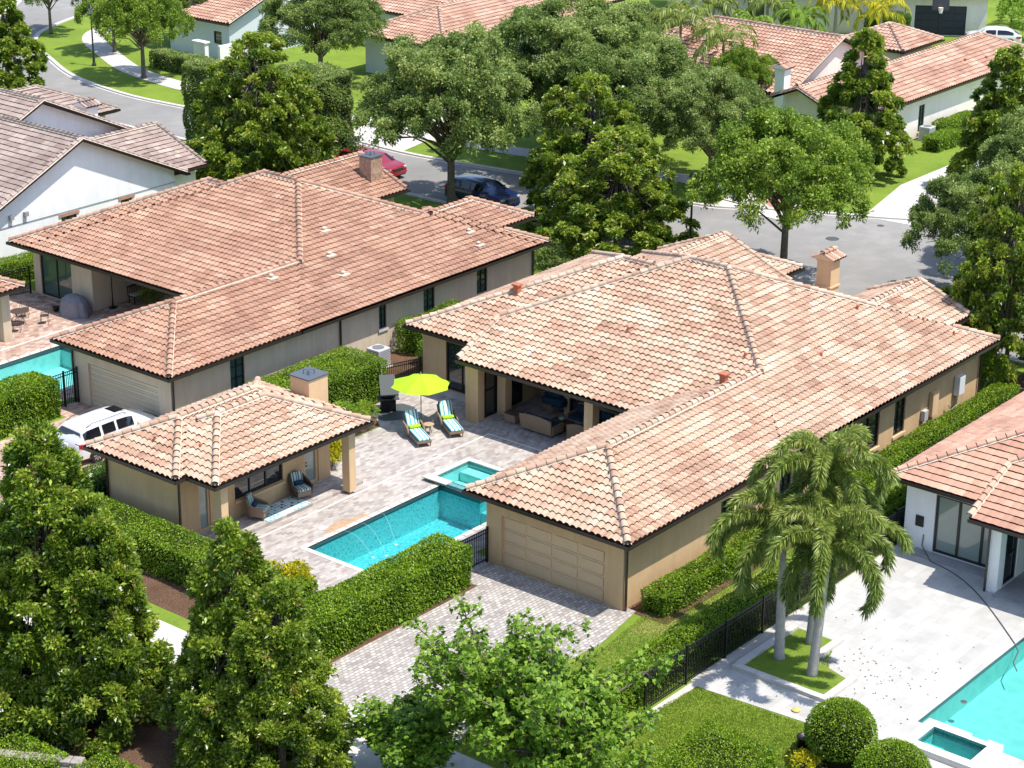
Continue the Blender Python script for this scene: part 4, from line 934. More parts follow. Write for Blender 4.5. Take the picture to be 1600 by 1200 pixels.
g5 = MB(); g5.add([(120.6, 74.6, 2.9), (120.6, 71.5, 2.9), (120.6, 71.5, 3.25), (120.6, 73.1, 3.88), (120.6, 74.6, 3.25)], [(0, 1, 2, 3, 4)]); g5.add([(121.6, 74.9, 2.9), (134.4, 74.9, 2.9), (134.4, 74.9, 3.3), (128, 74.9, 5.85), (121.6, 74.9, 3.3)], [(0, 1, 2, 3, 4)])
g5.build('gable_wall', m_offwhite, H5)
c = MB(); c.box((139.5, 76.2, 0), (144.4, 81.0, 2.9)); c.build('wall', m_offwhite, H5)
gv = MB(); gv.box((120.52, 72.9, 3.3), (120.6, 73.3, 3.6)); gv.build('gable_vent', m_white, H5)
chimney(H5, 120.0, 74.2, 120.8, 74.95, 0, 5.1, m_white, tilem=m_tile_far)
for x, y in ((136.0, 69.0), (138.5, 68.6), (124.5, 68.2)): pipe(H5, x, y, 3.1+PITCH*(y-67.3), .2, .1)
H6 = absolute(empty('house', (126, 110, 0), 'pale blue white house with pink tile roof at the top centre', 'house'))
roof(H6, [Wing(116.9, 102.0, 135.0, 111.3, 3.1), Wing(124.8, 104, 142, 121.5, 3.1)], m_tile_far, tw=.34, ex=.40, nseg=6)
m_bluewhite = mat('cool white stucco', (.62, .68, .72), .9, noise=(.6, .05))
walls(H6, [(117.5, 102.6), (134.4, 102.6), (134.4, 104.6), (141.4, 104.6), (141.4, 121), (125.4, 121), (125.4, 110.7), (117.5, 110.7)], 2.9, {5: [(2, 3.5, .8, 2.2), (6, 8, .8, 2.2)]}, m_bluewhite)
H7 = absolute(empty('house', (119, 126, 0), 'small pale blue white house with terracotta gable roof among trees at the top left', 'house'))
roof(H7, [Wing(112.8, 121.0, 126.5, 129.0, 3.1, gable=('-y',), pitch=.36)], m_tile_far, tw=.34, ex=.40, nseg=6)
l7 = [(113.3, 121.5), (126, 121.5), (126, 128.5), (113.3, 128.5)]
walls(H7, l7, 2.9, {0: [(3.2, 4.0, .8, 2.3)], 3: [(5.2, 6.1, 1.2, 2.2)]}, m_bluewhite)
pane_window(H7, l7[0], l7[1], 3.2, 4.0, .8, 2.3, 1, 2, mg=m_glass_g); pane_window(H7, l7[3], l7[0], 5.2, 6.1, 1.2, 2.2, 1, 2)
g7 = MB(); g7.add([(113.3, 121.5, 2.9), (126, 121.5, 2.9), (126, 121.5, 3.2), (119.65, 121.5, 5.3), (113.3, 121.5, 3.2)], [(0, 1, 2, 3, 4)]); g7.build('gable_wall', m_bluewhite, H7)
gw = MB(); gw.box((111.0, 121.9, 0), (111.4, 123.2, 1.7)); gw.box((110.9, 121.8, 1.7), (111.5, 123.3, 1.8)); gw.box((111.4, 120.6, 0), (113.2, 120.85, 1.6)); tag(gw.build('garden_wall', m_white), 'low white garden wall with pier beside the small top left house', 'wall')
H8 = empty('house', (154.7, 91.2, 0), 'white house with navy garage door at the top right edge', 'house', rz=math.atan2(-21.6, 14.4))
# local axes: x along the street wall (towards the garage), -y faces the camera
L8 = 26.0; c = MB()
wall_seg(c, (-14, 0), (12.9, 0), 0, 3.4, [(6.8, 8.2, .6, 2.6), (9.6, 10.6, .6, 2.6), (20.9, 25.2, .05, 2.55)]); wall_seg(c, (12.9, 0), (12.9, 12), 0, 3.4); wall_seg(c, (-14, 12), (-14, 0), 0, 3.4); c.build('wall', m_offwhite, H8)
H8r = MB(); H8r.box((-14.5, -.6, 3.4), (13.4, 12.5, 3.55)); H8r.add([(-14.5, -.6, 3.56), (13.4, -.6, 3.56), (13.4, 12.5, 3.56), (-14.5, 12.5, 3.56), (-8, 5.9, 6.2), (7, 5.9, 6.2)], [(0, 1, 5, 4), (1, 2, 5), (2, 3, 4, 5), (3, 0, 4)])
H8r.build('roof', mat('far roof', (.52, .34, .27), .85, noise=(1.2, .2)), H8)
c = MB(); c.box((-14.6, -.75, 3.30), (13.5, -.6, 3.55)); c.build('gutter', m_bronze, H8)
pane_window(H8, (-14, 0), (12.9, 0), 6.8, 8.2, .6, 2.6, 2, 3); pane_window(H8, (-14, 0), (12.9, 0), 9.6, 10.6, .6, 2.6, 2, 3)
garage_door(H8, (-14, 0), (12.9, 0), 20.9, 25.2, .05, 2.55, m_door_navy)

# ------------------------------------------------------------ foliage: real leaves in clumps
LEAF = {
 'magnolia': tint_mat('magnolia leaf', [(0, (.038, .085, .012)), (.30, (.12, .21, .020)), (.6, (.29, .40, .038)), (.95, (.56, .64, .10)), (1, (.42, .28, .11))], .34, .6, .10, .36),
 'oak': tint_mat('oak leaf', [(0, (.07, .13, .030)), (.45, (.22, .32, .070)), (1, (.56, .64, .22))], .5, .4, .12, .42),
 'oakb': tint_mat('bright oak leaf', [(0, (.08, .16, .020)), (.45, (.23, .36, .038)), (1, (.50, .62, .10))], .5, .4, .12, .38),
 'maple': tint_mat('maple leaf', [(0, (.09, .19, .018)), (.5, (.20, .35, .030)), (1, (.38, .52, .06))], .55, .35, .12, .38),
 'hedge': tint_mat('hedge leaf', [(0, (.07, .15, .012)), (.5, (.19, .33, .020)), (1, (.38, .52, .03))], .45, .4, .12, .32),
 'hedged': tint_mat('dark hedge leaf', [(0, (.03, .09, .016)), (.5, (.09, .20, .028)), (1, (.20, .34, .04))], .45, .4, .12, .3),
 'yellow': tint_mat('yellow leaf', [(0, (.18, .22, .014)), (.5, (.46, .46, .016)), (1, (.70, .58, .02))], .5, .3, .12, .3),
 'palm': tint_mat('palm leaflet', [(0, (.07, .12, .016)), (.5, (.21, .29, .045)), (.85, (.40, .46, .10)), (1, (.52, .50, .18))], .42, .5, .12, .34),
 'flower': mat('white blossom', (.74, .72, .62), .6),
}
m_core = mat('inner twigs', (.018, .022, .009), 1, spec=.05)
def leaf_quads(P, D, L, W, rg, droop=.25, fold=.25):
    """one bent leaf (4 corner rhomb with its own fold) per point; D = pointing direction"""
    n = len(P); D = D/np.linalg.norm(D, axis=1, keepdims=True)
    rv = rg.normal(size=(n, 3)); S = np.cross(D, rv); S /= np.linalg.norm(S, axis=1, keepdims=True)+1e-9
    Nn = np.cross(S, D); flip = np.where(Nn[:, 2] < 0, -1., 1.)[:, None]; Nn = Nn*flip
    L = np.broadcast_to(L, n); Wd = (W*rg.uniform(.75, 1.2, n)*(L/L.mean()))[:, None]; L = (L*rg.uniform(.8, 1.2, n))[:, None]
    b = P; t = P+D*L-np.array([0, 0, 1])*L*droop; mid = P+D*L*.5+Nn*Wd*fold
    l = mid-S*Wd*.5; r = mid+S*Wd*.5
    V = np.stack([b, l, t, r], 1).reshape(-1, 3); Fq = np.arange(n*4).reshape(n, 4)
    return V, Fq
def foliage(name, C, Dout, kind, per, L, W, spread, rg, parent=None, off=None, tintc=None, droop=.25, jit=.10, up=.25):
    """rosettes: at each twig end C a whorl of `per` leaves around direction Dout"""
    n = len(C); L = L*rg.uniform(.65, 1.35, n*per); P = np.repeat(C, per, 0)+rg.normal(0, jit, (n*per, 3)); D = np.repeat(Dout, per, 0)
    D = D/(np.linalg.norm(D, axis=1, keepdims=True)+1e-9)+rg.normal(0, spread, (n*per, 3)); D[:, 2] += up
    V, Fq = leaf_quads(P, D, L, W, rg, droop)
    t = np.repeat(tintc if tintc is not None else rg.random(n), per)+rg.normal(0, .11, n*per)
    return np_mesh(name, V, Fq, LEAF[kind], parent, np.clip(t, 0, 1), off=off)
def crown_points(rg, lobes, n, shell=.25, flat=1.):
    """twig ends on the outer skins of many overlapping lobes (cx,cy,cz,r)"""
    L = np.array(lobes); wts = L[:, 3]**2; idx = rg.choice(len(L), n, p=wts/wts.sum())
    d = rg.normal(size=(n, 3)); d /= np.linalg.norm(d, axis=1, keepdims=True); d[:, 2] = np.where(d[:, 2] < -.35, -d[:, 2], d[:, 2])
    r = L[idx, 3]*(1-shell*rg.random(n)**1.5)
    P = L[idx, :3]+d*r[:, None]*np.array([1, 1, flat])
    # drop points deep inside other lobes
    keep = np.ones(n, bool)
    for lb in L:
        q = (P-lb[:3])/np.array([1, 1, flat]); keep &= ~((q**2).sum(1) < (lb[3]*.62)**2)
    return P[keep], d[keep], idx[keep]
def tufts(rg, lobes, n, nsub, rs, up=.5):
    """two levels: small tufts over the lobes, twig ends over the tufts"""
    C, Dl, li = crown_points(rg, lobes, nsub, .22)
    k = rg.integers(0, len(C), n); d = rg.normal(size=(n, 3)); d /= np.linalg.norm(d, axis=1, keepdims=True)
    d = d+Dl[k]*.7; d[:, 2] += up; d /= np.linalg.norm(d, axis=1, keepdims=True)
    r = rs*rg.uniform(.55, 1.35, len(C))[k]*(.55+.45*rg.random(n)**.5)
    return C[k]+d*r[:, None], d, k, rg.random(len(C)), li[k]
def lobes_cone(rg, h, w, base, n, fat=.62, lobe=.30):
    """a magnolia: broad lobes stacked into an irregular cone"""
    out = []
    for i in range(n):
        t = ((i+.5)/n)**1.15; z = base+(h-base)*t*.93; R_ = w/2*((1-t)**fat)*rg.uniform(.66, 1.12)
        if t < .12: R_ *= .85
        a = i*2.399+rg.normal(0, .5); rr = max(.30, (w*lobe)*(1-.60*t)*rg.uniform(.6, 1.2))
        k = max(0, R_-rr*.75); out.append((k*math.cos(a), k*math.sin(a), z, rr))
    for i in range(8): out.append((rg.normal(0, .12), rg.normal(0, .12), base+(h-base)*(.08+.11*i), w*(.31 if fat > .45 else .37)*(1-(.115 if fat > .45 else .095)*i)))
    out.append((0, 0, h-.4, .36)); return out
def lobes_round(rg, h, w, base, n, flat=.85, lobe=.17):
    """a spreading oak: lobes over a flattened dome"""
    out = []; cz = base+(h-base)*.42
    for i in range(n):
        t = (i+.5)/n; ph = math.acos(1-1.25*t); a = i*2.399+rg.normal(0, .4); k = rg.uniform(.72, 1.0)
        rr = w*lobe*rg.uniform(.55, 1.3); k = rg.uniform(.62, 1.06)
        out.append(((w/2-rr*.7)*k*math.sin(ph)*math.cos(a), (w/2-rr*.7)*k*math.sin(ph)*math.sin(a), cz+(h-cz-rr*.7)*math.cos(ph)*k, rr))
    return out
def limbs(rg, lobes, h, base, r0, rt=None, lean=(0, 0), n=None):
    """tapered trunk with limbs running into the lobes"""
    m = MB(); zt = base+(h-base)*.35 if rt is None else rt
    tr = [(lean[0]*t, lean[1]*t, zt*t) for t in (0, .08, .35, .7, 1)]; m.tube(tr, [r0*1.5, r0*1.08, r0*.92, r0*.8, r0*.62], 10)
    L = sorted(lobes, key=lambda q: -q[3]); L = L[:n or len(L)]
    for lb in L:
        s = rg.uniform(.55, 1.0); a = Vector((lean[0]*s, lean[1]*s, zt*s)); b = Vector(lb[:3]); mid = a.lerp(b, .5)+Vector((rg.normal(0, .15), rg.normal(0, .15), .1*(b-a).length))
        m.tube([a, mid, b], [r0*.38, r0*.22, r0*.08], 6)
    return m
def make_tree(name, label, kind, style, h, w, base, n_lobes, n_twigs, seed, loc, group=None, cat='tree', per=7, L=.20, W=.09, r0=.14, flowers=0, flat=1., lobe=None, core=True, spread=.55, fat=.62, jit=.08, droop=.25):
    rg = np.random.default_rng(seed); e = empty(name, loc, label, cat, group)
    lobes = lobes_cone(rg, h, w, base, n_lobes, fat, lobe or .28) if style == 'cone' else lobes_round(rg, h, w, base, n_lobes, lobe=lobe or .17)
    limbs(rg, lobes, h, base, r0, rt=(h*.82 if style == 'cone' else None)).build('trunk', m_trunk, e, smooth=True)
    cone = style == 'cone'; P, D, kk, ts, idx = tufts(rg, lobes, int(n_twigs*(1.25 if cone else 1.35)), int(n_twigs*(.060 if cone else .05)), .24*(w/6.)**.5 if cone else .42, .55 if cone else .3)
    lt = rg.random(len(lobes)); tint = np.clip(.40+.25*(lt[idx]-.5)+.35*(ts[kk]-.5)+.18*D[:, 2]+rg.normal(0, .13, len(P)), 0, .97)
    if kind == 'magnolia': tint = np.where(rg.random(len(P)) < .02, 1., tint)
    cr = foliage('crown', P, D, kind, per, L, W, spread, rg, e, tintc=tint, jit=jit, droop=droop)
    if flowers:
        k = rg.choice(len(P), flowers); V, Fq = leaf_quads(np.repeat(P[k]+D[k]*.12, 6, 0), np.repeat(D[k], 6, 0)+rg.normal(0, .7, (flowers*6, 3)), .13, .10, rg, 0)
        np_mesh('blossoms', V, Fq, LEAF['flower'], e)['kind'] = 'stuff'
    return e
def place_tree(proto, loc, label, rz, sc=1., group=None, szz=None):
    c = copy_tree(proto); c.location = loc; c.rotation_euler = (0, 0, rz); c.scale = (sc, sc, szz or sc); c['label'] = label
    if group: c['group'] = group
    return c
# --- the foreground magnolias
GM = 'magnolia trees between the alley and the pool house'
mgA = make_tree('magnolia_tree', 'tall flowering magnolia at the lower left, tallest of the row before the pool house', 'magnolia', 'cone', 10.2, 6.1, .1, 100, 19000, 11, (38.6, 51.3, 0), GM, flowers=42, per=8, L=.17, W=.08, fat=.50, spread=.6, droop=.12)
mgB = make_tree('magnolia_tree', 'flowering magnolia in front of the pool house side hedge, second from the left', 'magnolia', 'cone', 8.0, 4.9, .05, 90, 15000, 12, (39.2, 49.8, 0), GM, flowers=34, per=8, L=.17, W=.08, fat=.48, spread=.6, droop=.12)
place_tree(mgB, (40.7, 44.5, 0), 'narrow topped magnolia in the row whose tip hides the pool house porch corner', 2.2, .90, GM, 1.02)
place_tree(mgB, (40.7, 42.6, 0), 'magnolia at the right end of the row, left of the paved driveway', 4.0, .88, GM, .84)
place_tree(mgB, (36.6, 52.6, 0), 'low magnolia cut off by the left edge, beside the tallest one', 5.5, .9, GM, .85)
# --- magnolias around and across the street
GF = 'magnolia trees along the street'
mgC = make_tree('magnolia_tree', 'broad dark magnolia behind the left terracotta roof', 'magnolia', 'cone', 9.9, 9.4, .3, 110, 14500, 21, (88.3, 92.4, 0), GF, flowers=24, per=6, L=.24, W=.12, fat=.32, lobe=.18)
mgD = make_tree('magnolia_tree', 'conical dark magnolia rising before the white wing of the upper right house', 'magnolia', 'cone', 9.6, 6.0, .3, 76, 9000, 22, (115.6, 65.6, 0), GF, per=7, L=.25, W=.12, fat=.55)
place_tree(mgC, (95.6, 72.0, 0), 'tall brown tinged magnolia right of the parked blue car', 1.0, .88, GF, .92)
place_tree(mgC, (90.8, 66.6, 0), 'bright rounded magnolia directly behind the centre house roof', 3.0, .95, GF, .78)
place_tree(mgD, (118.3, 57.0, 0), 'dark open magnolia near the right edge beside the driveway across the street', 2.0, 1.02, GF, .96)
place_tree(mgC, (88.6, 41.4, 0), 'large magnolia at the right edge beside the centre house end', 5.0, .74, GF, 1.06)
place_tree(mgD, (92.6, 122.8, 0), 'magnolia at the top left edge above the brown roof', 4.0, 1.0, GF, .84)
place_tree(mgD, (129.6, 97.8, 0), 'bright young magnolia beside the lawn at the top centre', 1.2, .72, GF, .66)
# --- oaks
GO = 'street oaks'
okA = make_tree('oak_tree', 'wide grey green oak shading the parked blue car', 'oak', 'round', 10.6, 10.8, 2.2, 60, 13500, 31, (92.9, 80.6, 0), GO, per=6, L=.18, W=.10, r0=.26, lobe=.13, jit=.12, spread=.8)
okB = make_tree('oak_tree', 'bright green oak before the round street end', 'oakb', 'round', 9.0, 9.8, 2.4, 46, 10000, 32, (94.6, 57.9, 0), GO, per=6, L=.18, W=.10, r0=.22, lobe=.135, jit=.12, spread=.8)
place_tree(okA, (106.4, 82.6, 0), 'oak with pale top behind the one over the parked blue car', 1.5, 1.08, GO, .98)
place_tree(okA, (109.0, 79.8, 0), 'deep green oak left of the small palms', 3.4, 1.0, GO, .80)
place_tree(okA, (107.0, 71.2, 0), 'smaller oak behind the crossing ramp', 5.2, .74, GO, .70)
place_tree(okA, (104.2, 77.8, 0), 'oak standing at the sidewalk between the two street magnolias and the lawn', 2.9, .84, GO, .82)
place_tree(okA, (112.5, 83.5, 0), 'pale oak furthest back at the top centre, beside the lawn', 5.9, .86, GO, .84)
place_tree(okA, (111.6, 109.8, 0), 'dense green oak in front of the pale blue house at the top', 4.4, .86, GO, .76)
place_tree(okB, (104.7, 122.0, 0), 'light green oak on the verge by the curving sidewalk', 1.0, .76, GO, .80)
place_tree(okB, (110.8, 140.6, 0), 'oak with slim trunk on the tip of the verge at the top left', 2.5, .62, GO, .72)
place_tree(okB, (109.5, 131.0, 0), 'light oak behind the street lamp at the top left', 4.6, .62, GO, .62)
place_tree(okB, (116.0, 129.0, 0), 'oak on the lawn left of the small white house at the top', 3.6, .66, GO, .66)
GR = 'oaks at the right end of the street'
place_tree(okA, (97.5, 47.8, 0), 'round oak at the right of the street end, nearest the centre house', .6, .64, GR, .68)
place_tree(okA, (105.5, 48.6, 0), 'dark oak behind the round oak at the right edge', 2.6, .74, GR, .78)
place_tree(okA, (101.0, 43.4, 0), 'oak at the right edge between the driveway and the big magnolia', 4.6, .66, GR, .74)
place_tree(okB, (121.5, 78.5, 0), 'pale leafy tree in front of the upper right house windows', 1.6, .48, GO, .62)
# --- the open leafy tree at the bottom centre
def make_maple(loc, label, seed=5, nb=46, rz=0., zs=1.):
    rg = np.random.default_rng(seed); e = empty('maple_tree', loc, label, 'tree', 'open young trees with lobed leaves')
    tr = MB(); tips = []; segs = []
    tr.tube([(0, 0, 0), (.05, .05, 1.6), (.0, .1, 3.2)], [.16, .13, .10], 9)
    for i in range(nb):
        a = i*2.399+rg.normal(0, .3); st = Vector((0, .1, rg.uniform(.8, 3.2))); el = rg.uniform(.05, 1.25); ln = zs*rg.uniform(2.4, 4.6)*(1-.25*abs(el-.7))
        if i % 6 == 0: ln *= 1.25
        d = Vector((math.cos(a)*math.cos(el)*1.1, math.sin(a)*math.cos(el)*1.1, math.sin(el)))
        p = [st]; 
        for k in range(1, 7):
            p.append(st+d*ln*k/6+Vector((0, 0, .10*ln*(k/6)**2))+Vector((rg.normal(0, .06), rg.normal(0, .06), 0)))
        tr.tube(p, [.06-.008*k for k in range(7)], 5)
        for k in range(2, 7):
            for j in range(4):
                q = p[k].lerp(p[max(0, k-1)], rg.random()); dd = Vector((rg.normal(), rg.normal(), rg.normal()*.5+.3)).normalized()*rg.uniform(.25, .75)*(1.15-.1*k)
                tips.append(((q+dd)[:], dd[:])); segs.append((q, q+dd))
    for a, b in segs: tr.tube([a, b], [.014, .006], 4, cap=False)
    tr.build('trunk', m_trunk, e, smooth=True)
    P = np.array([t[0] for t in tips]); D = np.array([t[1] for t in tips])
    P = np.repeat(P, 12, 0)+rg.normal(0, .12, (len(P)*12, 3)); D = np.repeat(D, 12, 0)+rg.normal(0, .2, (len(P), 3))
    # lobed leaves: three blades fan out from one stalk
    n = len(P); V = []; Ff = []; T = []; k = 0; tt = np.clip(.45+.25*rg.normal(size=n), 0, 1)
    d = D/np.linalg.norm(D, axis=1, keepdims=True)+rg.normal(0, .7, (n, 3)); d[:, 2] -= .1; d /= np.linalg.norm(d, axis=1, keepdims=True)
    up = np.array([0, 0, 1])+rg.normal(0, .45, (n, 3)); s = np.cross(d, up); s /= np.linalg.norm(s, axis=1, keepdims=True)
    for ang, ll in ((-.9, .11), (0, .16), (.9, .11)):
        dd = d*math.cos(ang)+s*math.sin(ang); ss = s*math.cos(ang)-d*math.sin(ang); tip = P+dd*ll; tip[:, 2] -= ll*.25
        V.append(np.stack([P, P+dd*ll*.5-ss*.055, tip, P+dd*ll*.5+ss*.055], 1).reshape(-1, 3)); Ff.append(np.arange(n*4).reshape(n, 4)+k); k += n*4; T.append(tt)
    np_mesh('crown', np.concatenate(V), np.concatenate(Ff), LEAF['maple'], e, np.concatenate(T))
    return e
make_maple((44.7, 36.6, 0), 'open young tree with lobed bright green leaves at the bottom centre, before the driveway', 5, 46, zs=.84)
m2_ = make_maple((43.3, 39.4, 0), 'lower leafy young tree left of the other at the bottom edge, over the pale alley', 6, 30, zs=.55); m2_.scale = (1, 1, .58)
make_maple((44.4, 34.0, 0), 'dense leafy young tree at the bottom edge, left of the black fence', 8, 40, zs=.74)
# --- clipped shapes
def hedge(name, label, x0, y0, x1, y1, h, kind='hedge', dens=330, seed=1, cat='hedge', group=None, rnd=.12, L=.085, W=.05, z0=.0, wob=.05, rz=0.):
    rg = np.random.default_rng(seed); cx, cy = (x0+x1)/2, (y0+y1)/2; e = empty(name, (cx, cy, 0), label, cat, group, rz)
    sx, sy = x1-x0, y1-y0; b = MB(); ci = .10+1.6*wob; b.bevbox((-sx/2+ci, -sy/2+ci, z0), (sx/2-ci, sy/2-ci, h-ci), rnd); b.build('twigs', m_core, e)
    areas = [sx*sy, sx*(h-z0), sx*(h-z0), sy*(h-z0), sy*(h-z0)]; N = int(sum(areas)*dens*1.45); f = rg.choice(5, N, p=np.array(areas)/sum(areas))
    u, v = rg.uniform(-.5, .5, N), rg.uniform(0, 1, N); vv = rg.uniform(-.5, .5, N)
    P = np.zeros((N, 3)); D = np.zeros((N, 3))
    P[:, 0] = np.select([f == 0, f == 1, f == 2, f == 3, f == 4], [u*sx, u*sx, u*sx, -sx/2, sx/2]); P[:, 1] = np.select([f == 0, f == 1, f == 2, f == 3, f == 4], [vv*sy, -sy/2, sy/2, u*sy, u*sy])
    P[:, 2] = np.where(f == 0, h, z0+v*(h-z0)); D[:, 0] = np.select([f == 3, f == 4], [-1, 1], 0); D[:, 1] = np.select([f == 1, f == 2], [-1, 1], 0); D[:, 2] = (f == 0)*1.
    # round the edges and give the clipped surface slow waves
    wv = wob*(np.sin(P[:, 0]*2.1+cx)+np.sin(P[:, 1]*1.7+cy*2)+np.sin(P[:, 0]*.9+P[:, 2]*3))
    P += D*(wv+rg.normal(-.02, .035, N))[:, None]
    lim = np.array([sx/2, sy/2]); ex = np.clip(np.abs(P[:, 0])-(sx/2-rnd), 0, None); ey = np.clip(np.abs(P[:, 1])-(sy/2-rnd), 0, None); ez = np.clip(P[:, 2]-(h-rnd), 0, None)
    P[:, 0] -= np.sign(P[:, 0])*ex*.3*((ez > 0)|(ey > 0)); P[:, 1] -= np.sign(P[:, 1])*ey*.3*((ez > 0)|(ex > 0)); P[:, 2] -= ez*.35*((ex > 0)|(ey > 0))
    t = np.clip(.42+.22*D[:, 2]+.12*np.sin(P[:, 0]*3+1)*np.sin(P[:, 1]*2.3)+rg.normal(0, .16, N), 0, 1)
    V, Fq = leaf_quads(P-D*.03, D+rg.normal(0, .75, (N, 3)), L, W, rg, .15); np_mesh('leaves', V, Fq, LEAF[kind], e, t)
    return e
GH = 'clipped hedges of the centre garden'
hedge('hedge', 'long clipped hedge between the middle pool and the paved driveway', 46.3, 46.6, 54.9, 48.35, 1.7, seed=2, group=GH, dens=380, L=.10, W=.06)
hedge('hedge', 'bright clipped hedge along the end wall of the pool house', 47.6, 49.4, 49.4, 65.0, 1.45, seed=3, group=GH, dens=330)
hedge('hedge', 'big clipped hedge between the patio and the left house, behind the smoker', 60.9, 62.3, 67.2, 65.2, 2.0, seed=4, group=GH, dens=340, kind='hedge')
hedge('hedge', 'low narrow hedge behind the air conditioner near the centre house corner', 71.5, 63.2, 76.5, 64.3, 1.2, seed=6, group=GH)
hedge('hedge', 'leafy shrub row against the left house wall behind the air conditioner', 72.2, 65.0, 76.5, 66.2, 1.7, seed=61, group=GH, wob=.1)
hedge('hedge', 'low clipped hedge along the tan side wall, from the garage corner', 57.3, 39.35, 73.0, 40.5, .95, seed=7, group=GH, dens=360)
hedge('hedge', 'second low hedge along the tan side wall under the utility boxes', 73.6, 39.35, 86.0, 40.4, 1.0, seed=8, group=GH)
hedge('hedge', 'dark hedge behind the black fence beside the white pool deck', 48.6, 36.25, 67.5, 37.5, 1.25, 'hedge', seed=9, group=GH)
hedge('hedge', 'bushy hedge behind the black fence further along beside the palms', 68.0, 36.6, 86.0, 37.7, 1.3, 'hedge', seed=10, group=GH)
hedge('hedge', 'large hedge between the left pool and the pink driveway', 46.5, 72.1, 55.9, 74.0, 1.85, seed=11, dens=330, L=.11, W=.065)
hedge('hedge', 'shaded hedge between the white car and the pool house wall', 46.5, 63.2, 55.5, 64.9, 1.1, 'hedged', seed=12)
hedge('hedge', 'yellow green shrub bed at the bottom right of the open tree', 46.2, 30.4, 51.2, 33.2, .9, 'hedge', seed=13, wob=.12)
hedge('hedge', 'clipped hedge block at the bottom left corner behind the stone wall', 34.6, 44.2, 36.8, 46.6, 1.2, seed=14)
hedge('hedge', 'thin creeping hedge on top of the stone wall at the bottom left', 32.6, 47.6, 36.2, 50.2, .85, seed=15)
hedge('hedge', 'hedge beside the white left house wall behind the black fence', 64.0, 89.0, 72.0, 90.6, 1.2, seed=16)

GT = 'tall block hedges by the street'
hedge('hedge', 'tall square clipped tree hedge right of the broad dark magnolia', 92.6, 92.9, 97.6, 97.8, 6.1, 'oak', dens=190, seed=18, group=GT, L=.17, W=.10, rnd=.4, wob=.16)
hedge('hedge', 'tall clipped tree hedge left of the broad dark magnolia', 90.0, 96.5, 92.6, 101.2, 6.6, 'oak', dens=190, seed=19, group=GT, L=.17, W=.10, rnd=.4, wob=.16)
hedge('hedge', 'low hedge at the foot of the small white house at the top left', 107.5, 116.5, 109.2, 124.5, 1.3, 'oak', seed=20, dens=160, L=.14, W=.08)
hedge('hedge', 'bright low hedge behind the grey utility box at the upper right', 128.5, 66.2, 133.5, 67.3, 1.0, seed=21, dens=200, L=.12, W=.07)
hedge('hedge', 'bright low hedge in front of the grey utility box at the upper right', 124.6, 64.6, 128.2, 65.9, 1.0, seed=22, dens=200, L=.12, W=.07)
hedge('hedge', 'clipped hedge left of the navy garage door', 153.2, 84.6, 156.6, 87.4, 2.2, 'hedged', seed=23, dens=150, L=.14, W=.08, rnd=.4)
hedge('hedge', 'dark hedge strip beside the lawn at the top centre', 138.5, 104.0, 146.5, 105.6, 1.3, 'oak', seed=24, dens=130, L=.14, W=.08)
hedge('hedge', 'bright clipped hedge beyond the street behind the oaks', 112.0, 66.4, 119.0, 67.6, 1.1, seed=25, dens=180, L=.12, W=.07)

def ball(name, label, x, y, r, h, kind='hedge', seed=1, n=5200, group=None, L=.07, W=.045, flowers=0):
    rg = np.random.default_rng(seed); e = empty(name, (x, y, 0), label, 'shrub', group); cz = h-r*.92
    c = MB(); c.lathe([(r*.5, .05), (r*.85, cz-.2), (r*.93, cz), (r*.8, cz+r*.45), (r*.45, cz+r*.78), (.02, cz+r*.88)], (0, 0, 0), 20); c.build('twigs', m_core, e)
    d = rg.normal(size=(n, 3)); d /= np.linalg.norm(d, axis=1, keepdims=True); low = d[:, 2] < -.55; d[low, 2] *= -1
    P = d*np.array([r, r, r*.92])*(1+rg.normal(0, .02, n))[:, None]; P[:, 2] += cz; k = P[:, 2] > .05; P, d = P[k], d[k]
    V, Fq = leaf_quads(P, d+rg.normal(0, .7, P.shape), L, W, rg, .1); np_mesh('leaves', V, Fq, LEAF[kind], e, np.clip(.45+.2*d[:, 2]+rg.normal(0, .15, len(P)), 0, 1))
    if flowers:
        P2 = P[rg.choice(len(P), flowers)]; V, Fq = leaf_quads(np.repeat(P2, 5, 0), rg.normal(size=(flowers*5, 3))+np.array([-.5, -.5, .5]), .08, .06, rg, 0); np_mesh('blossoms', V, Fq, LEAF['flower'], e)['kind'] = 'stuff'
    return e
GB = 'ball clipped shrubs by the white deck'
ball('ball_shrub', 'ball clipped shrub with a few white blossoms at the edge of the white deck', 52.7, 29.1, 1.12, 2.25, 'hedge', 1, 7500, GB, flowers=14)
ball('ball_shrub', 'ball clipped shrub at the bottom edge, right of the one with white blossoms', 51.7, 26.6, 1.2, 2.1, 'hedge', 2, 7500, GB)
ball('ball_shrub', 'ball clipped shrub at the bottom edge below the small spa', 52.0, 23.6, 1.1, 1.9, 'hedge', 3, 6500, GB)
ball('round_shrub', 'dark round shrub at the top beside the white house corner', 140.6, 101.2, 1.9, 3.3, 'oak', 4, 4200, None, .15, .09)
ball('round_shrub', 'smaller dark round shrub in front of the other one at the top', 137.0, 98.6, 1.5, 2.4, 'oak', 5, 3200, None, .15, .09)
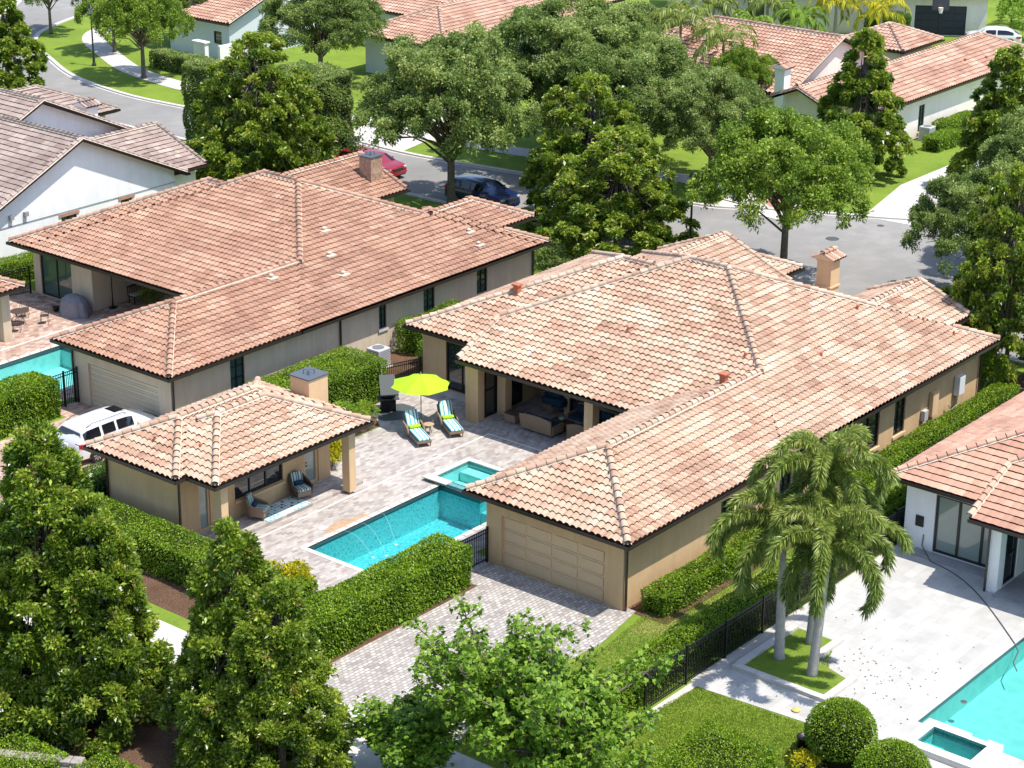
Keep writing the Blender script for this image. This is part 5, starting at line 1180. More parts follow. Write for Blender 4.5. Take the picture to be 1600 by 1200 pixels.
def bush(name, label, x, y, r, h, kind, seed, n=900, L=.13, W=.06, group=None, cat='shrub', per=5):
    rg = np.random.default_rng(seed); e = empty(name, (x, y, 0), label, cat, group); lob = [(rg.normal(0, r*.4), rg.normal(0, r*.4), h*rg.uniform(.3, .75), r*rg.uniform(.35, .6)) for _ in range(12)]
    limbs(rg, lob, h, .1, .03, rt=h*.3).build('stems', m_trunk, e)
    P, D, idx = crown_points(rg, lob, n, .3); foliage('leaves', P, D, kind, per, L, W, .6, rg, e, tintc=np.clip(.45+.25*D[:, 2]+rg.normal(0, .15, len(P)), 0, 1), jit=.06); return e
bush('croton_shrub', 'yellow leaved shrub beside the right end of the magnolia row', 49.3, 50.6, 1.0, 1.7, 'yellow', 1, 1700)
bush('croton_shrub', 'yellow green shrub seen between the pool house wall and its right column', 59.75, 58.7, .55, 1.5, 'yellow', 2, 700)
bush('fern_shrub', 'feathery light green shrub behind the pool house chimney', 62.9, 61.2, .9, 1.4, 'hedge', 3, 1100, .2, .03)
bush('fern_shrub', 'wispy shrub beside the black planter at the bottom right', 51.6, 29.7, .6, .7, 'yellow', 7, 300, .12, .05)
bush('shrub', 'dark shrubs inside the left house porch window', 69.2, 80.6, .5, 1.6, 'palm', 4, 200, .4, .05, cat='potted plant')
bush('shrub', 'bright leafy shrubs by the lawn at the top right corner', 163.0, 74.5, 2.8, 2.6, 'maple', 5, 1500, .3, .1)
bush('shrub', 'second leafy shrub clump at the top right corner beside the lawn', 168.0, 79.5, 2.6, 2.4, 'maple', 6, 1200, .3, .1)
bush('cypress_tree', 'narrow dark conifer before the white wall at the top', 142.1, 98.4, .8, 4.3, 'oak', 8, 1500, .2, .08, cat='tree')
bush('shrub', 'loose shrub between the white right house and the black fence', 70.5, 36.9, 1.0, 1.4, 'hedge', 9, 900)
bush('shrub', 'bright shrub strip at the far corner of the centre house', 87.2, 42.0, 1.2, 1.7, 'hedge', 10, 900)
bush('shrub', 'low bright shrubs behind the left house near the blue car', 86.5, 74.6, 1.6, 1.5, 'hedge', 12, 1200)
bush('shrub', 'low dark shrubs under the magnolia next to the centre house', 86.0, 68.0, 1.8, 1.6, 'oak', 13, 1200)

# --- palms
def frond(rg, ln, el, az, foxtail, base, arch=1.0):
    """rachis polyline plus leaflet quads"""
    n = 22; pts = []; p = Vector(base); e = el
    for i in range(n):
        pts.append(p.copy()); t = i/(n-1); e -= arch*.112*(.15+1.6*t); p = p+Vector((math.cos(az)*math.cos(e), math.sin(az)*math.cos(e), math.sin(e)))*(ln/n)
    P = []; D = []
    m = 44 if foxtail else 5
    for i in range(3, n):
        a = pts[i-1]; b = pts[i]; d = (b-a).normalized(); s = d.cross(Vector((0, 0, 1))).normalized(); u = s.cross(d)
        for k in range(m):
            q = a.lerp(b, rg.random()); th = rg.uniform(0, 2*math.pi) if foxtail else (0 if k % 2 else math.pi)+rg.normal(0, .25)+(.25 if k % 2 else -.25)
            P.append(q[:]); D.append((d*(.60 if foxtail else .8)+s*math.cos(th)+u*math.sin(th)*(.9 if foxtail else .5)+Vector((0, 0, -.25)))[:])
    return pts, np.array(P), np.array(D)
m_trunk2 = mat('palm ring scar', (.27, .24, .215), .95)
def make_palm(name, label, loc, h, nf, ln, rg_seed, foxtail=True, r=.20, group=None, lean=(0, 0), kind='palm', lleaf=.42, wleaf=.035, crownshaft=True, els=(-.15, 1.25)):
    rg = np.random.default_rng(rg_seed); e = empty(name, loc, label, 'palm', group); t = MB()
    prof = [(0, r*1.35), (.04, r*1.15), (.2, r), (.5, r*.95), (.85, r*.72), (1, r*.62)]
    t.tube([(lean[0]*k, lean[1]*k, h*k) for k, _ in prof], [q for _, q in prof], 14); t.build('trunk', m_palmtrunk, e, smooth=True)
    top = Vector((lean[0], lean[1], h))
    t_ = MB()
    for k_ in range(int(h/.28)):
        zz_ = .25+k_*.28; f_ = zz_/h; rr_ = r*(1.0-.36*f_)+.004; t_.tube([(lean[0]*f_, lean[1]*f_, zz_), (lean[0]*f_, lean[1]*f_, zz_+.025)], rr_, 12, cap=False)
    t_.build('trunk_rings', m_trunk2, e)
    if crownshaft:
        c = MB(); c.tube([top, top+Vector((0, 0, .35)), top+Vector((0, 0, .8)), top+Vector((0, 0, 1.0))], [r*.64, r*.75, r*.5, r*.25], 12); c.build('crownshaft', mat('palm crownshaft', (.16, .22, .07), .6), e, smooth=True) if 'palm crownshaft' not in bpy.data.materials else c.build('crownshaft', bpy.data.materials['palm crownshaft'], e, smooth=True); top = top+Vector((0, 0, .85))
    for i in range(nf):
        az = i*2.399+rg.normal(0, .2); el = els[0]+(els[1]-els[0])*(i/(nf-1))**.8
        pts, P, D = frond(rg, ln*rg.uniform(.88, 1.1)*(1 if el < .9 else .82), el, az, foxtail, top, 1.0 if foxtail else .85)
        tl = np.linspace(1, .55, len(P)); V, Fq = leaf_quads(P, D, lleaf, wleaf, rg, .15 if foxtail else .5, .3)
        sf = np_mesh('frond', V, Fq, LEAF[kind], e, np.clip(.45+.25*(el-.3)+rg.normal(0, .15, len(P)), 0, 1)); m = MB(); m.tube(pts, [.035-.0014*k for k in range(len(pts))], 5, cap=False); m.build('rachis', bpy.data.materials.get('frond stalk') or mat('frond stalk', (.22, .26, .09), .6), sf)
    return e
GP = 'three tall foxtail palms in the stone planter'
make_palm('foxtail_palm', 'foxtail palm in the planter, leftmost trunk near the black fence', (57.5, 34.45, 0), 4.3, 16, 3.5, 1, group=GP, r=.17, lean=(.1, .15), lleaf=.37, wleaf=.045, els=(-.55, 1.35))
make_palm('foxtail_palm', 'foxtail palm in the planter, the tallest, its trunk standing furthest back', (59.2, 34.2, 0), 6.0, 16, 3.6, 2, group=GP, r=.16, lean=(.2, -.1), lleaf=.37, wleaf=.045, els=(-.55, 1.35))
make_palm('foxtail_palm', 'foxtail palm in the planter, trunk nearest the white spa', (57.2, 32.9, 0), 4.5, 16, 3.4, 3, group=GP, r=.17, lean=(-.05, -.35), lleaf=.37, wleaf=.045, els=(-.55, 1.35))
GQ = 'small palms beyond the street'
make_palm('feather_palm', 'left small palm in front of the upper right roof', (124.0, 85.6, 0), 5.4, 12, 3.2, 4, False, .14, GQ, kind='palm', lleaf=.7, wleaf=.08)
make_palm('feather_palm', 'right small palm in front of the upper right roof', (122.4, 80.8, 0), 4.9, 12, 3.2, 5, False, .14, GQ, kind='palm', lleaf=.7, wleaf=.08)
for i, (x, y, h, lb, kk) in enumerate(((146.0, 97.5, 2.6, 'palm before the white wall at the top, leftmost of the garden palms', 'palm'), (148.5, 93.8, 3.0, 'palm before the white wall at the top, second garden palm', 'palm'), (147.6, 89.8, 2.2, 'bright yellow green palm with upright fronds before the top right house', 'maple'), (150.5, 88.4, 3.4, 'palm with browning fronds right of the upright bright palm', 'yellow'), (151.6, 84.8, 3.0, 'palm with bright yellow fruit stalks near the navy garage', 'yellow'), (144.8, 93.0, 1.6, 'low bushy palm behind the terracotta roof ridge', 'maple'))):
    make_palm('garden_palm', lb, (x, y, 0), h, 12, 2.8, 20+i, False, .16, 'garden palms behind the upper right house', kind=kk, lleaf=.7, wleaf=.09, crownshaft=False, els=(.0, 1.35))

# ------------------------------------------------------------ cars
m_tyre = mat('tyre rubber', (.015, .015, .015), .9); m_rim = mat('alloy rim', (.55, .55, .56), .3, .8); m_cglass = mat('tinted car glass', (.008, .009, .014), .06, 0, .8)
m_red_l = mat('red tail lamp', (.55, .01, .01), .25); m_hl = mat('headlamp glass', (.55, .57, .6), .1); m_plastic = mat('black car plastic', (.03, .03, .03), .6)
def car(name, label, loc, rz, L, W, H, paint, suv=True, group=None, sunroof=False):
    e = empty(name, loc, label, 'car', group, rz); h = H; b = .645*h if suv else .64*h
    S = [(-.500, .34, .42*h, .46*h, .86), (-.492, .30, .50*h, .54*h, .93), (-.478, .28, b*.97, b*1.02, .97), (-.455, .27, b, b*1.12, 1), (-.425 if suv else -.36, .26, b, .90*h if suv else .84*h, 1), (-.37 if suv else -.25, .25, b, .965*h, 1), (-.22, .25, b, .992*h, 1), (-.05, .25, b*.99, h, 1),
         (.08, .25, b*.98, .985*h, 1), (.15, .25, b*.97, .94*h, 1), (.275, .25, b*.95, b*1.02, .995), (.33, .26, b*.93, b*.985, .985), (.42, .27, b*.88, b*.93, .955), (.47, .29, b*.78, b*.83, .90), (.493, .32, b*.60, b*.66, .82), (.50, .36, b*.46, b*.5, .78)]
    w = W/2; ring = []; ribs = []
    for t, zb, be, ro, wf in S:
        cab = ro > be*1.25; wr = w*wf*(.70 if cab else .90); ww = w*wf
        half = [(ww*.84, zb), (ww*.97, zb+.08), (ww, zb+.32*(be-zb)), (ww*.995, zb+.7*(be-zb)), (ww*.955, be), (ww*.955*(.18 if cab else .6)+wr*(.82 if cab else .4), be+.86*(ro-be)), (wr*.86, ro-.012), (wr*.45, ro+.008), (0, ro+.014)]
        pr = [(-y, z) for y, z in half[::-1][1:]]
        ribs.append([(t*L, y, z) for y, z in half]+[(t*L, y, z) for y, z in pr])
    k = len(ribs[0]); m = MB(); V = [p for r_ in ribs for p in r_]; F = []; G = MB()
    for i in range(len(ribs)-1):
        for j in range(k-1): F.append((i*k+j, (i+1)*k+j, (i+1)*k+j+1, i*k+j+1))
        F.append((i*k+k-1, (i+1)*k+k-1, (i+1)*k, i*k))
    F += [tuple(range(k-1, -1, -1)), tuple((len(ribs)-1)*k+j for j in range(k))]
    m.add(V, F); bo = m.build('body', paint, e, smooth=True)
    md = bo.modifiers.new('e', 'EDGE_SPLIT'); md.split_angle = R(38)
    def pane(a, b_, c, d, ins=.08, o=.012):
        a, b_, c, d = map(Vector, (a, b_, c, d)); ce = (a+b_+c+d)/4; n = (b_-a).cross(d-a); n = n.normalized() if n.length > 1e-9 else Vector((0, 0, 1))
        if n.dot(ce-Vector((0, 0, H*.35))) < 0: n = -n
        G.add([tuple(p+(ce-p)*ins+n*o) for p in (a, b_, c, d)], [(0, 1, 2, 3)])
    lo, hi = 4, 5; ws = [i for i in range(len(S)-1) if S[i][3] > S[i][2]*1.25 and S[i+1][3] > S[i+1][2]*1.25]
    i0, i1 = ws[0], ws[-1]+1; cuts = [i0, (i0+6)//2+1 if suv else 6, 7, i1]
    cuts = [i0, 6, 7, i1] if suv else [i0, 7, i1]
    for sgn in (0, 1):
        for a_, b_ in zip(cuts[:-1], cuts[1:]):
            for i in range(a_, b_):
                j0, j1 = (lo, hi) if sgn == 0 else (k-1-lo, k-1-hi)
                p0, p1, q0, q1 = [Vector(ribs[i][j0]), Vector(ribs[i+1][j0]), Vector(ribs[i][j1]), Vector(ribs[i+1][j1])]
                if i == a_: p0 = p0.lerp(p1, .10); q0 = q0.lerp(q1, .10)
                if i == b_-1: p1 = p1.lerp(p0, .10); q1 = q1.lerp(q0, .10)
                u = .12; P0, P1, Q0, Q1 = p0.lerp(q0, u), p1.lerp(q1, u), q0.lerp(p0, .12), q1.lerp(p1, .12)
                pane(P0, P1, Q1, Q0, 0, .03)
    fw = [i for i in range(len(S)-1) if S[i][0] < .2 and S[i+1][0] > .2][0]; rw = 3 if suv else 3
    pane(ribs[fw][hi+1], ribs[fw+1][lo+1], ribs[fw+1][k-lo-1], ribs[fw][k-hi-1], .06, .02)
    ra, rb = (3, 4)
    pane(Vector(ribs[ra][lo+1]), Vector(ribs[rb][hi+1]), Vector(ribs[rb][k-hi-1]), Vector(ribs[ra][k-lo-1]), .07, .03)
    G.build('window', m_cglass, e)
    if sunroof:
        s = MB(); s.bevbox((.02*L, -.34, H+.004), (.13*L, .34, H+.018), .01); s.build('sunroof', m_cglass, e)
        s = MB()
        for y in (-.66, .66): s.tube([(-.36*L, y, H*.955), (-.30*L, y, H+.03), (.06*L, y, H+.03), (.10*L, y, H*.97)], .018, 6)
        s.build('roof_rail', m_plastic, e)
    r = .37 if suv else .33
    for sx in (-.295, .305):
        for sy in (-1, 1):
            y = sy*(w-.10); t = MB(); n = 24; t.lathe([(r*.60, -.12), (r*.92, -.125), (r, -.09), (r, .09), (r*.92, .125), (r*.60, .12)], (0, 0, 0), n)
            t.v = [(a, -c*1., bq) for a, bq, c in [(v[0], v[1], v[2]) for v in t.v]]
            t.v = [(sx*L+a, y+b_, r+c) for a, b_, c in t.v]; wo = t.build('wheel', m_tyre, e, smooth=False)
            q = MB(); yo = y+sy*.122
            for s_ in range(10):
                a = 2*math.pi*s_/10; a2 = a+.24
                q.add([(sx*L+r*.10*math.cos(a), yo+sy*.012, r+r*.10*math.sin(a)), (sx*L+r*.66*math.cos(a), yo, r+r*.66*math.sin(a)), (sx*L+r*.66*math.cos(a2), yo, r+r*.66*math.sin(a2)), (sx*L+r*.14*math.cos(a2), yo+sy*.012, r+r*.14*math.sin(a2))], [(0, 1, 2, 3)])
            q.add([(sx*L+r*.68*math.cos(2*math.pi*s_/20), yo-sy*.02, r+r*.68*math.sin(2*math.pi*s_/20)) for s_ in range(20)], [tuple(range(20))], 1)
            q.build('rim', [m_rim, m_plastic], wo)
    ar = MB()
    for sx in (-.295, .305):
        for sy in (-1, 1):
            n = 18; V = []; y = sy*(w*1.0+.006)
            for i in range(n+1):
                a = math.pi*(i/n)*1.16-.25; V += [(sx*L+r*1.02*math.cos(a), y, r+r*1.02*math.sin(a)), (sx*L+r*1.19*math.cos(a), y-sy*.01, r+r*1.19*math.sin(a))]
            ar.add(V, [(2*i, 2*i+1, 2*i+3, 2*i+2) for i in range(n)])
    for s_ in (-1, 1): ar.box((-.2*L, s_*w*.98-.01, .24), (.21*L, s_*w*.98+.01, .34))
    ar.box((-.497*L, -w*.8, .28), (-.47*L, w*.8, .42)); ar.box((.47*L, -w*.7, .28), (.494*L, w*.7, .42)); ar.build('trim', m_plastic, e)
    for s_ in (-1, 1):
        t = MB(); t.bevbox((-.484*L, min(s_*w*.60, s_*w*.985), b*.80), (-.445*L, max(s_*w*.60, s_*w*.985), b*.97), .03); t.bevbox((-.47*L, min(s_*w*.93, s_*w*1.012), b*.78), (-.40*L, max(s_*w*.93, s_*w*1.012), b*.95), .02); t.build('tail_light', m_red_l, e)
        t = MB(); t.bevbox((.452*L, s_*w*.78-.16, b*.72), (.482*L, s_*w*.78+.12, b*.84), .02); t.build('headlight', m_hl, e)
        t = MB(); t.bevbox((.16*L, s_*(w+.10)-.09, b*1.0), (.19*L, s_*(w+.10)+.07, b*1.14), .03); t.build('mirror', paint, e)
    gr = MB(); gr.bevbox((.478*L, -w*.5, b*.58), (.497*L, w*.5, b*.8), .02); gr.build('grille', m_plastic, e)
    pl = MB(); pl.bevbox((-.500*L, -.16, .48*h*.98), (-.490*L, .16, .55*h), .005); pl.build('number_plate', m_white, e)
    return e
def paint(name, c):
    m = mat(name, c, .28, 0, .6); m.node_tree.nodes['Principled BSDF'].inputs['Coat Weight'].default_value = .8; m.node_tree.nodes['Principled BSDF'].inputs['Coat Roughness'].default_value = .05; return m
pw = paint('white car paint', (.74, .74, .74))
car('parked_car', 'white sport utility car parked on the pink driveway beside the pool house', (54.95, 67.7, .012), R(-1), 4.85, 1.94, 1.70, pw, True, sunroof=True)
car('parked_car', 'blue sport utility car parked at the kerb under the street oak', (95.05, 79.9, .005), R(-90), 4.75, 1.92, 1.66, paint('blue car paint', (.006, .018, .085)), True)
car('parked_car', 'red car parked at the kerb behind the stone chimney', (95.9, 90.0, .005), R(-90), 4.8, 1.92, 1.5, paint('red car paint', (.28, .005, .015)), True)
car('parked_car', 'white car by the navy garage door at the top right', (159.6, 78.6, .0), math.atan2(-21.6, 14.4)+R(175), 4.6, 1.85, 1.45, pw, False)
car('parked_car', 'white car half hidden by trees at the top centre', (135.4, 97.6, .0), R(-30), 4.6, 1.85, 1.45, pw, False)

# ------------------------------------------------------------ patio furniture
def chaise(label, loc, rz, group):
    e = empty('chaise_lounge', loc, label, 'lounge chair', group, rz)   # x = towards the foot
    f = MB(); f.bevbox((-.55, -.34, .18), (1.05, .34, .32), .03); f.build('frame', m_wicker, e)
    fr = MB(); fr.grid(2, 2, lambda u, v: (-.5, 0, 0)) if False else None
    bk = MB(); bk.add([(-.50, -.34, .28), (-.50, .34, .28), (-.92, .34, .92), (-.92, -.34, .92), (-.57, -.34, .26), (-.57, .34, .26), (-.99, .34, .90), (-.99, -.34, .90)], [(0, 1, 2, 3), (7, 6, 5, 4), (0, 4, 5, 1), (3, 2, 6, 7), (0, 3, 7, 4), (1, 5, 6, 2)]); bk.build('backrest', m_wicker, e)
    for s in (-1, 1):
        a = MB(); P = [(-.80, s*.385, .62), (-.6, s*.39, .60), (-.30, s*.39, .55), (-.12, s*.385, .46), (-.06, s*.385, .34), (-.06, s*.38, .20)]; a.tube(P, [.04, .05, .055, .05, .045, .04], 8)
        a.add([(-.80, s*.37, .60), (-.30, s*.37, .54), (-.08, s*.37, .36), (-.08, s*.37, .20), (-.60, s*.37, .20)], [(0, 1, 2, 3, 4)]); a.build('armrest', m_wicker, e, smooth=True)
    for x in (-.50, .98):
        for s in (-.29, .29): l = MB(); l.tube([(x, s, 0), (x, s, .2)], [.022, .03], 6); l.build('leg', m_wicker, e)
    c = MB(); c.bevbox((-.50, -.31, .32), (1.06, .31, .42), .045); cu = c.build('cushion', m_stripe, e, smooth=True)
    c = MB(); c.bevbox((-.06, -.31, -.05), (.78, .31, .06), .045); co = c.build('back_cushion', m_stripe, e, smooth=True); co.location = (-.47, 0, .42); co.rotation_euler = (0, R(-123), 0)
    p = MB(); p.bevbox((-.42, -.28, .42), (-.20, .28, .57), .07); p.build('pillow', m_lime, e, smooth=True); return e
GL = 'chaise lounges under the lime umbrella'
chaise('striped wicker chaise lounge with lime pillow, left of the small round table', (64.4, 57.95, .02), R(-119), GL)
chaise('striped wicker chaise lounge with lime pillow, right of the small round table', (66.2, 57.55, .02), R(-122), GL)
t = empty('side_table', (65.2, 57.95, .02), 'small round wicker table between the two chaise lounges', 'table')
m = MB(); m.lathe([(.24, .44), (.25, .46), (.25, .48), (.0, .485)], (0, 0, 0), 18); m.build('table_top', mat('tan table top', (.42, .30, .19), .7), t)
for i in range(3): a = i*2.09; m = MB(); m.tube([(.18*math.cos(a), .18*math.sin(a), .44), (.12*math.cos(a), .12*math.sin(a), .22), (.2*math.cos(a), .2*math.sin(a), 0)], .018, 6); m.build('leg', m_wicker, t)
u = empty('patio_umbrella', (65.81, 58.95, .02), 'bright lime green patio umbrella open over the chaise lounges', 'umbrella')
m = MB(); m.tube([(0, 0, 0), (0, 0, 2.55)], .022, 8); m.build('pole', mat('grey brown pole', (.18, .15, .13), .4, .5), u)
m = MB(); m.lathe([(.22, 0), (.24, .03), (.20, .07), (.04, .10), (.03, .30)], (0, 0, 0), 20); m.build('base', m_slate, u)
m = MB(); m.lathe([(.03, 2.42), (.045, 2.47), (.02, 2.56)], (0, 0, 0), 8); m.build('finial', m_rim, u)
m = MB(); n = 8; rr = 1.40; V = [(0, 0, 2.45)]; nr = 6; sd = 6
for j in range(1, nr+1):
    for i in range(n*sd):
        a = 2*math.pi*i/(n*sd)+.2; k = (i % sd)/sd; chord = math.cos(math.pi/n)/math.cos((k-.5)*2*math.pi/n); t_ = j/nr; sag = 1-.045*math.sin(math.pi*k)*t_*t_
        V.append((rr*t_*chord*sag*math.cos(a), rr*t_*chord*sag*math.sin(a), 2.45-.50*t_**1.12-.03*math.sin(math.pi*k)*t_))
N = n*sd; F_ = [(0, 1+i, 1+(i+1) % N) for i in range(N)]+[(1+j*N+i, 1+(j+1)*N+i, 1+(j+1)*N+(i+1) % N, 1+j*N+(i+1) % N) for j in range(nr-1) for i in range(N)]
m.add(V, F_); m.build('canopy', m_lime, u)
for i in range(n):
    a = 2*math.pi*i/n+.2; m = MB(); m.tube([(0, 0, 2.38), (rr*.96*math.cos(a), rr*.96*math.sin(a), 1.93)], .01, 5); m.build('rib', m_rim, u)
# smoker grill with tilted cover on a slate mat
g = empty('smoker_grill', (66.1, 61.25, .02), 'black smoker grill with slanted dark cover on a slate mat by the hedge', 'grill', rz=R(-40))
m = MB(); m.bevbox((-.34, -.26, .08), (.34, .26, .62), .03); m.build('cabinet', m_black, g)
m = MB(); m.lathe([(.10, .62), (.32, .68), (.42, .85), (.42, 1.0), (.30, 1.18), (.05, 1.26)], (0, 0, 0), 18); m.build('bowl', m_black, g, smooth=True)
m = MB(); m.add([(-.42, -.62, 1.02), (.42, -.62, 1.02), (.36, .42, 1.62), (-.36, .42, 1.62), (-.42, -.62, .97), (.42, -.62, .97), (.36, .42, 1.57), (-.36, .42, 1.57)], [(0, 1, 2, 3), (7, 6, 5, 4), (0, 4, 5, 1), (1, 5, 6, 2), (2, 6, 7, 3), (3, 7, 4, 0)]); m.build('cover', mat('dark green grey lid', (.045, .055, .052), .6), g)
m = MB(); m.bevbox((-.5, -.3, .62), (.5, .3, .67), .01); m.build('shelf', m_slate, g)
for x in (-.28, .28): m = MB(); m.tube([(x, -.2, .06), (x, .2, .06)], .06, 10); m.build('wheel', m_tyre, g)
m = MB(); m.prism([(1.15*math.cos(a), .95*math.sin(a)) for a in np.linspace(0, 2*math.pi, 9)[:-1]+.39], 0, .03)
m.v = [(v[0]+66.1, v[1]+60.9, v[2]+.018) for v in m.v]; tag(m.build('grill_mat', m_slate), 'eight sided slate mat under the smoker grill', 'mat')
# deep seating group under the main porch
def wicker_seat(name, label, loc, rz, w, cush, group=None, cat='sofa'):
    e = empty(name, loc, label, cat, group, rz); m = MB(); m.bevbox((-.42, -w/2, .12), (.40, w/2, .36), .04); m.build('seat_base', m_wicker, e)
    m = MB(); n = 9
    m.grid(2*n, 4, lambda u, v: (-.42-.10*v, (u-.5)*w*(1+.04*v), .30+v*(.50+.08*math.sin(u*math.pi))))
    m.grid(2*n, 4, lambda u, v: (-.50-.10*v, (u-.5)*w*(1+.04*v), .14+v*(.66+.08*math.sin(u*math.pi))))
    m.tube([(-.56, (k/20-.5)*w*1.04, .80+.08*math.sin(k/20*math.pi)) for k in range(21)], .045, 6); m.build('backrest', m_wicker, e, smooth=True)
    for s in (-1, 1):
        m = MB(); m.bevbox((-.45, s*w/2-.06, .14), (.36, s*w/2+.06, .56), .05); m.build('armrest', m_wicker, e)
        for x in (-.38, .34): m = MB(); m.tube([(x, s*(w/2-.06), 0), (x, s*(w/2-.06), .14)], .025, 6); m.build('leg', m_wicker, e)
    k = max(1, round(w/.75))
    for i in range(k):
        y0 = -w/2+.07+i*(w-.14)/k; m = MB(); m.bevbox((-.38, y0+.01, .36), (.40, y0+(w-.14)/k-.01, .48), .04); m.build('cushion', cush, e, smooth=True)
        m = MB(); m.bevbox((-.42, y0+.03, .48), (-.24, y0+(w-.14)/k-.03, .84), .06); m.build('back_cushion', cush, e, smooth=True)
    return e
wicker_seat('wicker_sofa', 'curved wicker loveseat with navy cushions, its back to the pool', (68.55, 54.05, .13), 0, 1.75, m_navy)
wicker_seat('wicker_armchair', 'wicker armchair at the right of the loveseat, beside the porch column', (68.9, 52.25, .13), R(20), .82, m_navy, cat='chair')
wicker_seat('wicker_sofa', 'long wicker sofa against the dark porch glass', (70.2, 52.6, .13), R(180), 2.2, m_navy)
wicker_seat('wicker_armchair', 'wicker armchair piled with navy cushions deep in the porch', (70.9, 55.2, .13), R(-110), .9, m_navy, cat='chair')
m = MB(); m.bevbox((70.3, 54.4, .55), (71.3, 55.6, .95), .15); m.bevbox((70.5, 54.6, .9), (71.2, 55.4, 1.25), .15); tag(m.build('cushion_pile', m_navy, smooth=True), 'heap of navy cushions and cover at the left of the porch', 'cushions')
t = empty('side_table', (68.55, 55.75, .13), 'square wicker side table at the left of the loveseat', 'table')
m = MB(); m.bevbox((-.3, -.3, .08), (.3, .3, .46), .02); m.build('base', m_wicker, t); m = MB(); m.bevbox((-.33, -.33, .46), (.33, .33, .50), .01); m.build('table_top', m_wicker_dk, t)
t = empty('coffee_table', (69.35, 53.6, .13), 'low table with a pale flower bowl between the porch sofas', 'table')
m = MB(); m.bevbox((-.25, -.5, .05), (.25, .5, .40), .02); m.build('base', m_wicker_dk, t); m = MB(); m.lathe([(.06, .40), (.14, .46), (.16, .52), (.02, .58)], (0, .0, 0), 12); m.build('flower_bowl', mat('pale green flowers', (.35, .5, .3), .9), t)
# pool house porch: two armchairs and a rug
def armchair(label, loc, rz, group):
    e = empty('wicker_armchair', loc, label, 'chair', group, rz); m = MB(); m.bevbox((-.32, -.33, .12), (.36, .33, .36), .05); m.build('seat_base', m_wicker, e)
    m = MB(); P = [(.34, -.39, .50), (.05, -.42, .56), (-.25, -.40, .66), (-.42, -.28, .86), (-.47, 0, .98), (-.42, .28, .86), (-.25, .40, .66), (.05, .42, .56), (.34, .39, .50)]
    m.tube(P, .05, 8); 
    def sh(u, v):
        s = u*8; i = min(7, int(s)); q = Vector(P[i]).lerp(Vector(P[i+1]), s-i); return (q.x*(.94+.06*v), q.y*(.92+.08*v), .18+(q.z-.18)*v)
    m.grid(25, 5, sh); m.build('backrest', m_wicker_dk if 'second' in label else m_wicker, e, smooth=True)
    for x in (-.25, .3):
        for s in (-.28, .28): m = MB(); m.tube([(x, s, 0), (x, s, .14)], .025, 6); m.build('leg', m_wicker, e)
    m = MB(); m.bevbox((-.30, -.30, .36), (.38, .30, .48), .05); m.build('cushion', m_stripe_g, e, smooth=True)
    m = MB(); m.bevbox((-.05, -.28, 0), (.09, .28, .56), .05); o = m.build('back_cushion', m_stripe_g, e, smooth=True); o.location = (-.30, 0, .44); o.rotation_euler = (0, R(-14), 0)
    m = MB(); m.bevbox((-.22, -.2, .48), (-.08, .2, .68), .05); m.build('pillow', m_navy, e, smooth=True); return e
GA = 'armchairs on the pool house porch'
armchair('striped armchair at the left end of the triangle rug, turned to the right', (53.75, 57.1, .16), R(-62), GA)
armchair('second striped armchair at the right end of the triangle rug, facing the pool', (56.35, 57.25, .16), R(-105), GA)
rg_ = empty('rug', (54.95, 56.95, .153), 'blue and white rug with a triangle pattern on the pool house porch', 'rug')
cols = [mat('rug '+n_, c_, .95) for n_, c_ in (('white', (.62, .72, .70)), ('teal', (.10, .42, .46)), ('pale aqua', (.42, .68, .68)), ('charcoal', (.03, .045, .06)))]
m = MB(); m.box((-1.2, -.52, 0), (1.2, .62, .008)); rr_ = random.Random(4)
for i in range(12):
    for j in range(6):
        x, y = -1.2+i*.2, -.52+j*.19; m.add([(x+.01, y+.01, .0115), (x+.19, y+.01, .0115), (x+.10, y+.18, .0115)], [(0, 1, 2)], rr_.choice([1, 1, 2, 2, 3, 0]))
m.build('weave', cols, rg_)
# air conditioner
def acunit(label, x, y, s=1.0):
    e = empty('air_conditioner', (x, y, 0), label, 'air conditioner'); ma = bpy.data.materials.get('ac grey') or mat('ac grey', (.50, .52, .55), .5); mk = bpy.data.materials.get('ac slot') or mat('ac slot', (.16, .17, .19), .7)
    m = MB(); m.bevbox((-.42*s, -.42*s, .08), (.42*s, .42*s, 1.0), .05); m.build('housing', ma, e); f = MB()
    for k in range(9):
        z = .2+k*.085; f.box((-.425*s, -.36*s, z), (-.421*s, .36*s, z+.03)); f.box((-.36*s, -.425*s, z), (.36*s, -.421*s, z+.03))
    f.build('louvres', mk, e); m = MB(); m.lathe([(.30, 1.001), (.30, 1.02), (.27, 1.02)], (0, 0, 0), 20); m.build('fan_grille', mk, e); m = MB(); m.box((-.5, -.5, 0), (.5, .5, .07)); m.build('pad', m_conc, e)
acunit('grey air conditioner behind the hedge by the left house wall', 70.1, 65.55)
acunit('grey utility unit by the white side wall at the upper right', 127.3, 67.0)
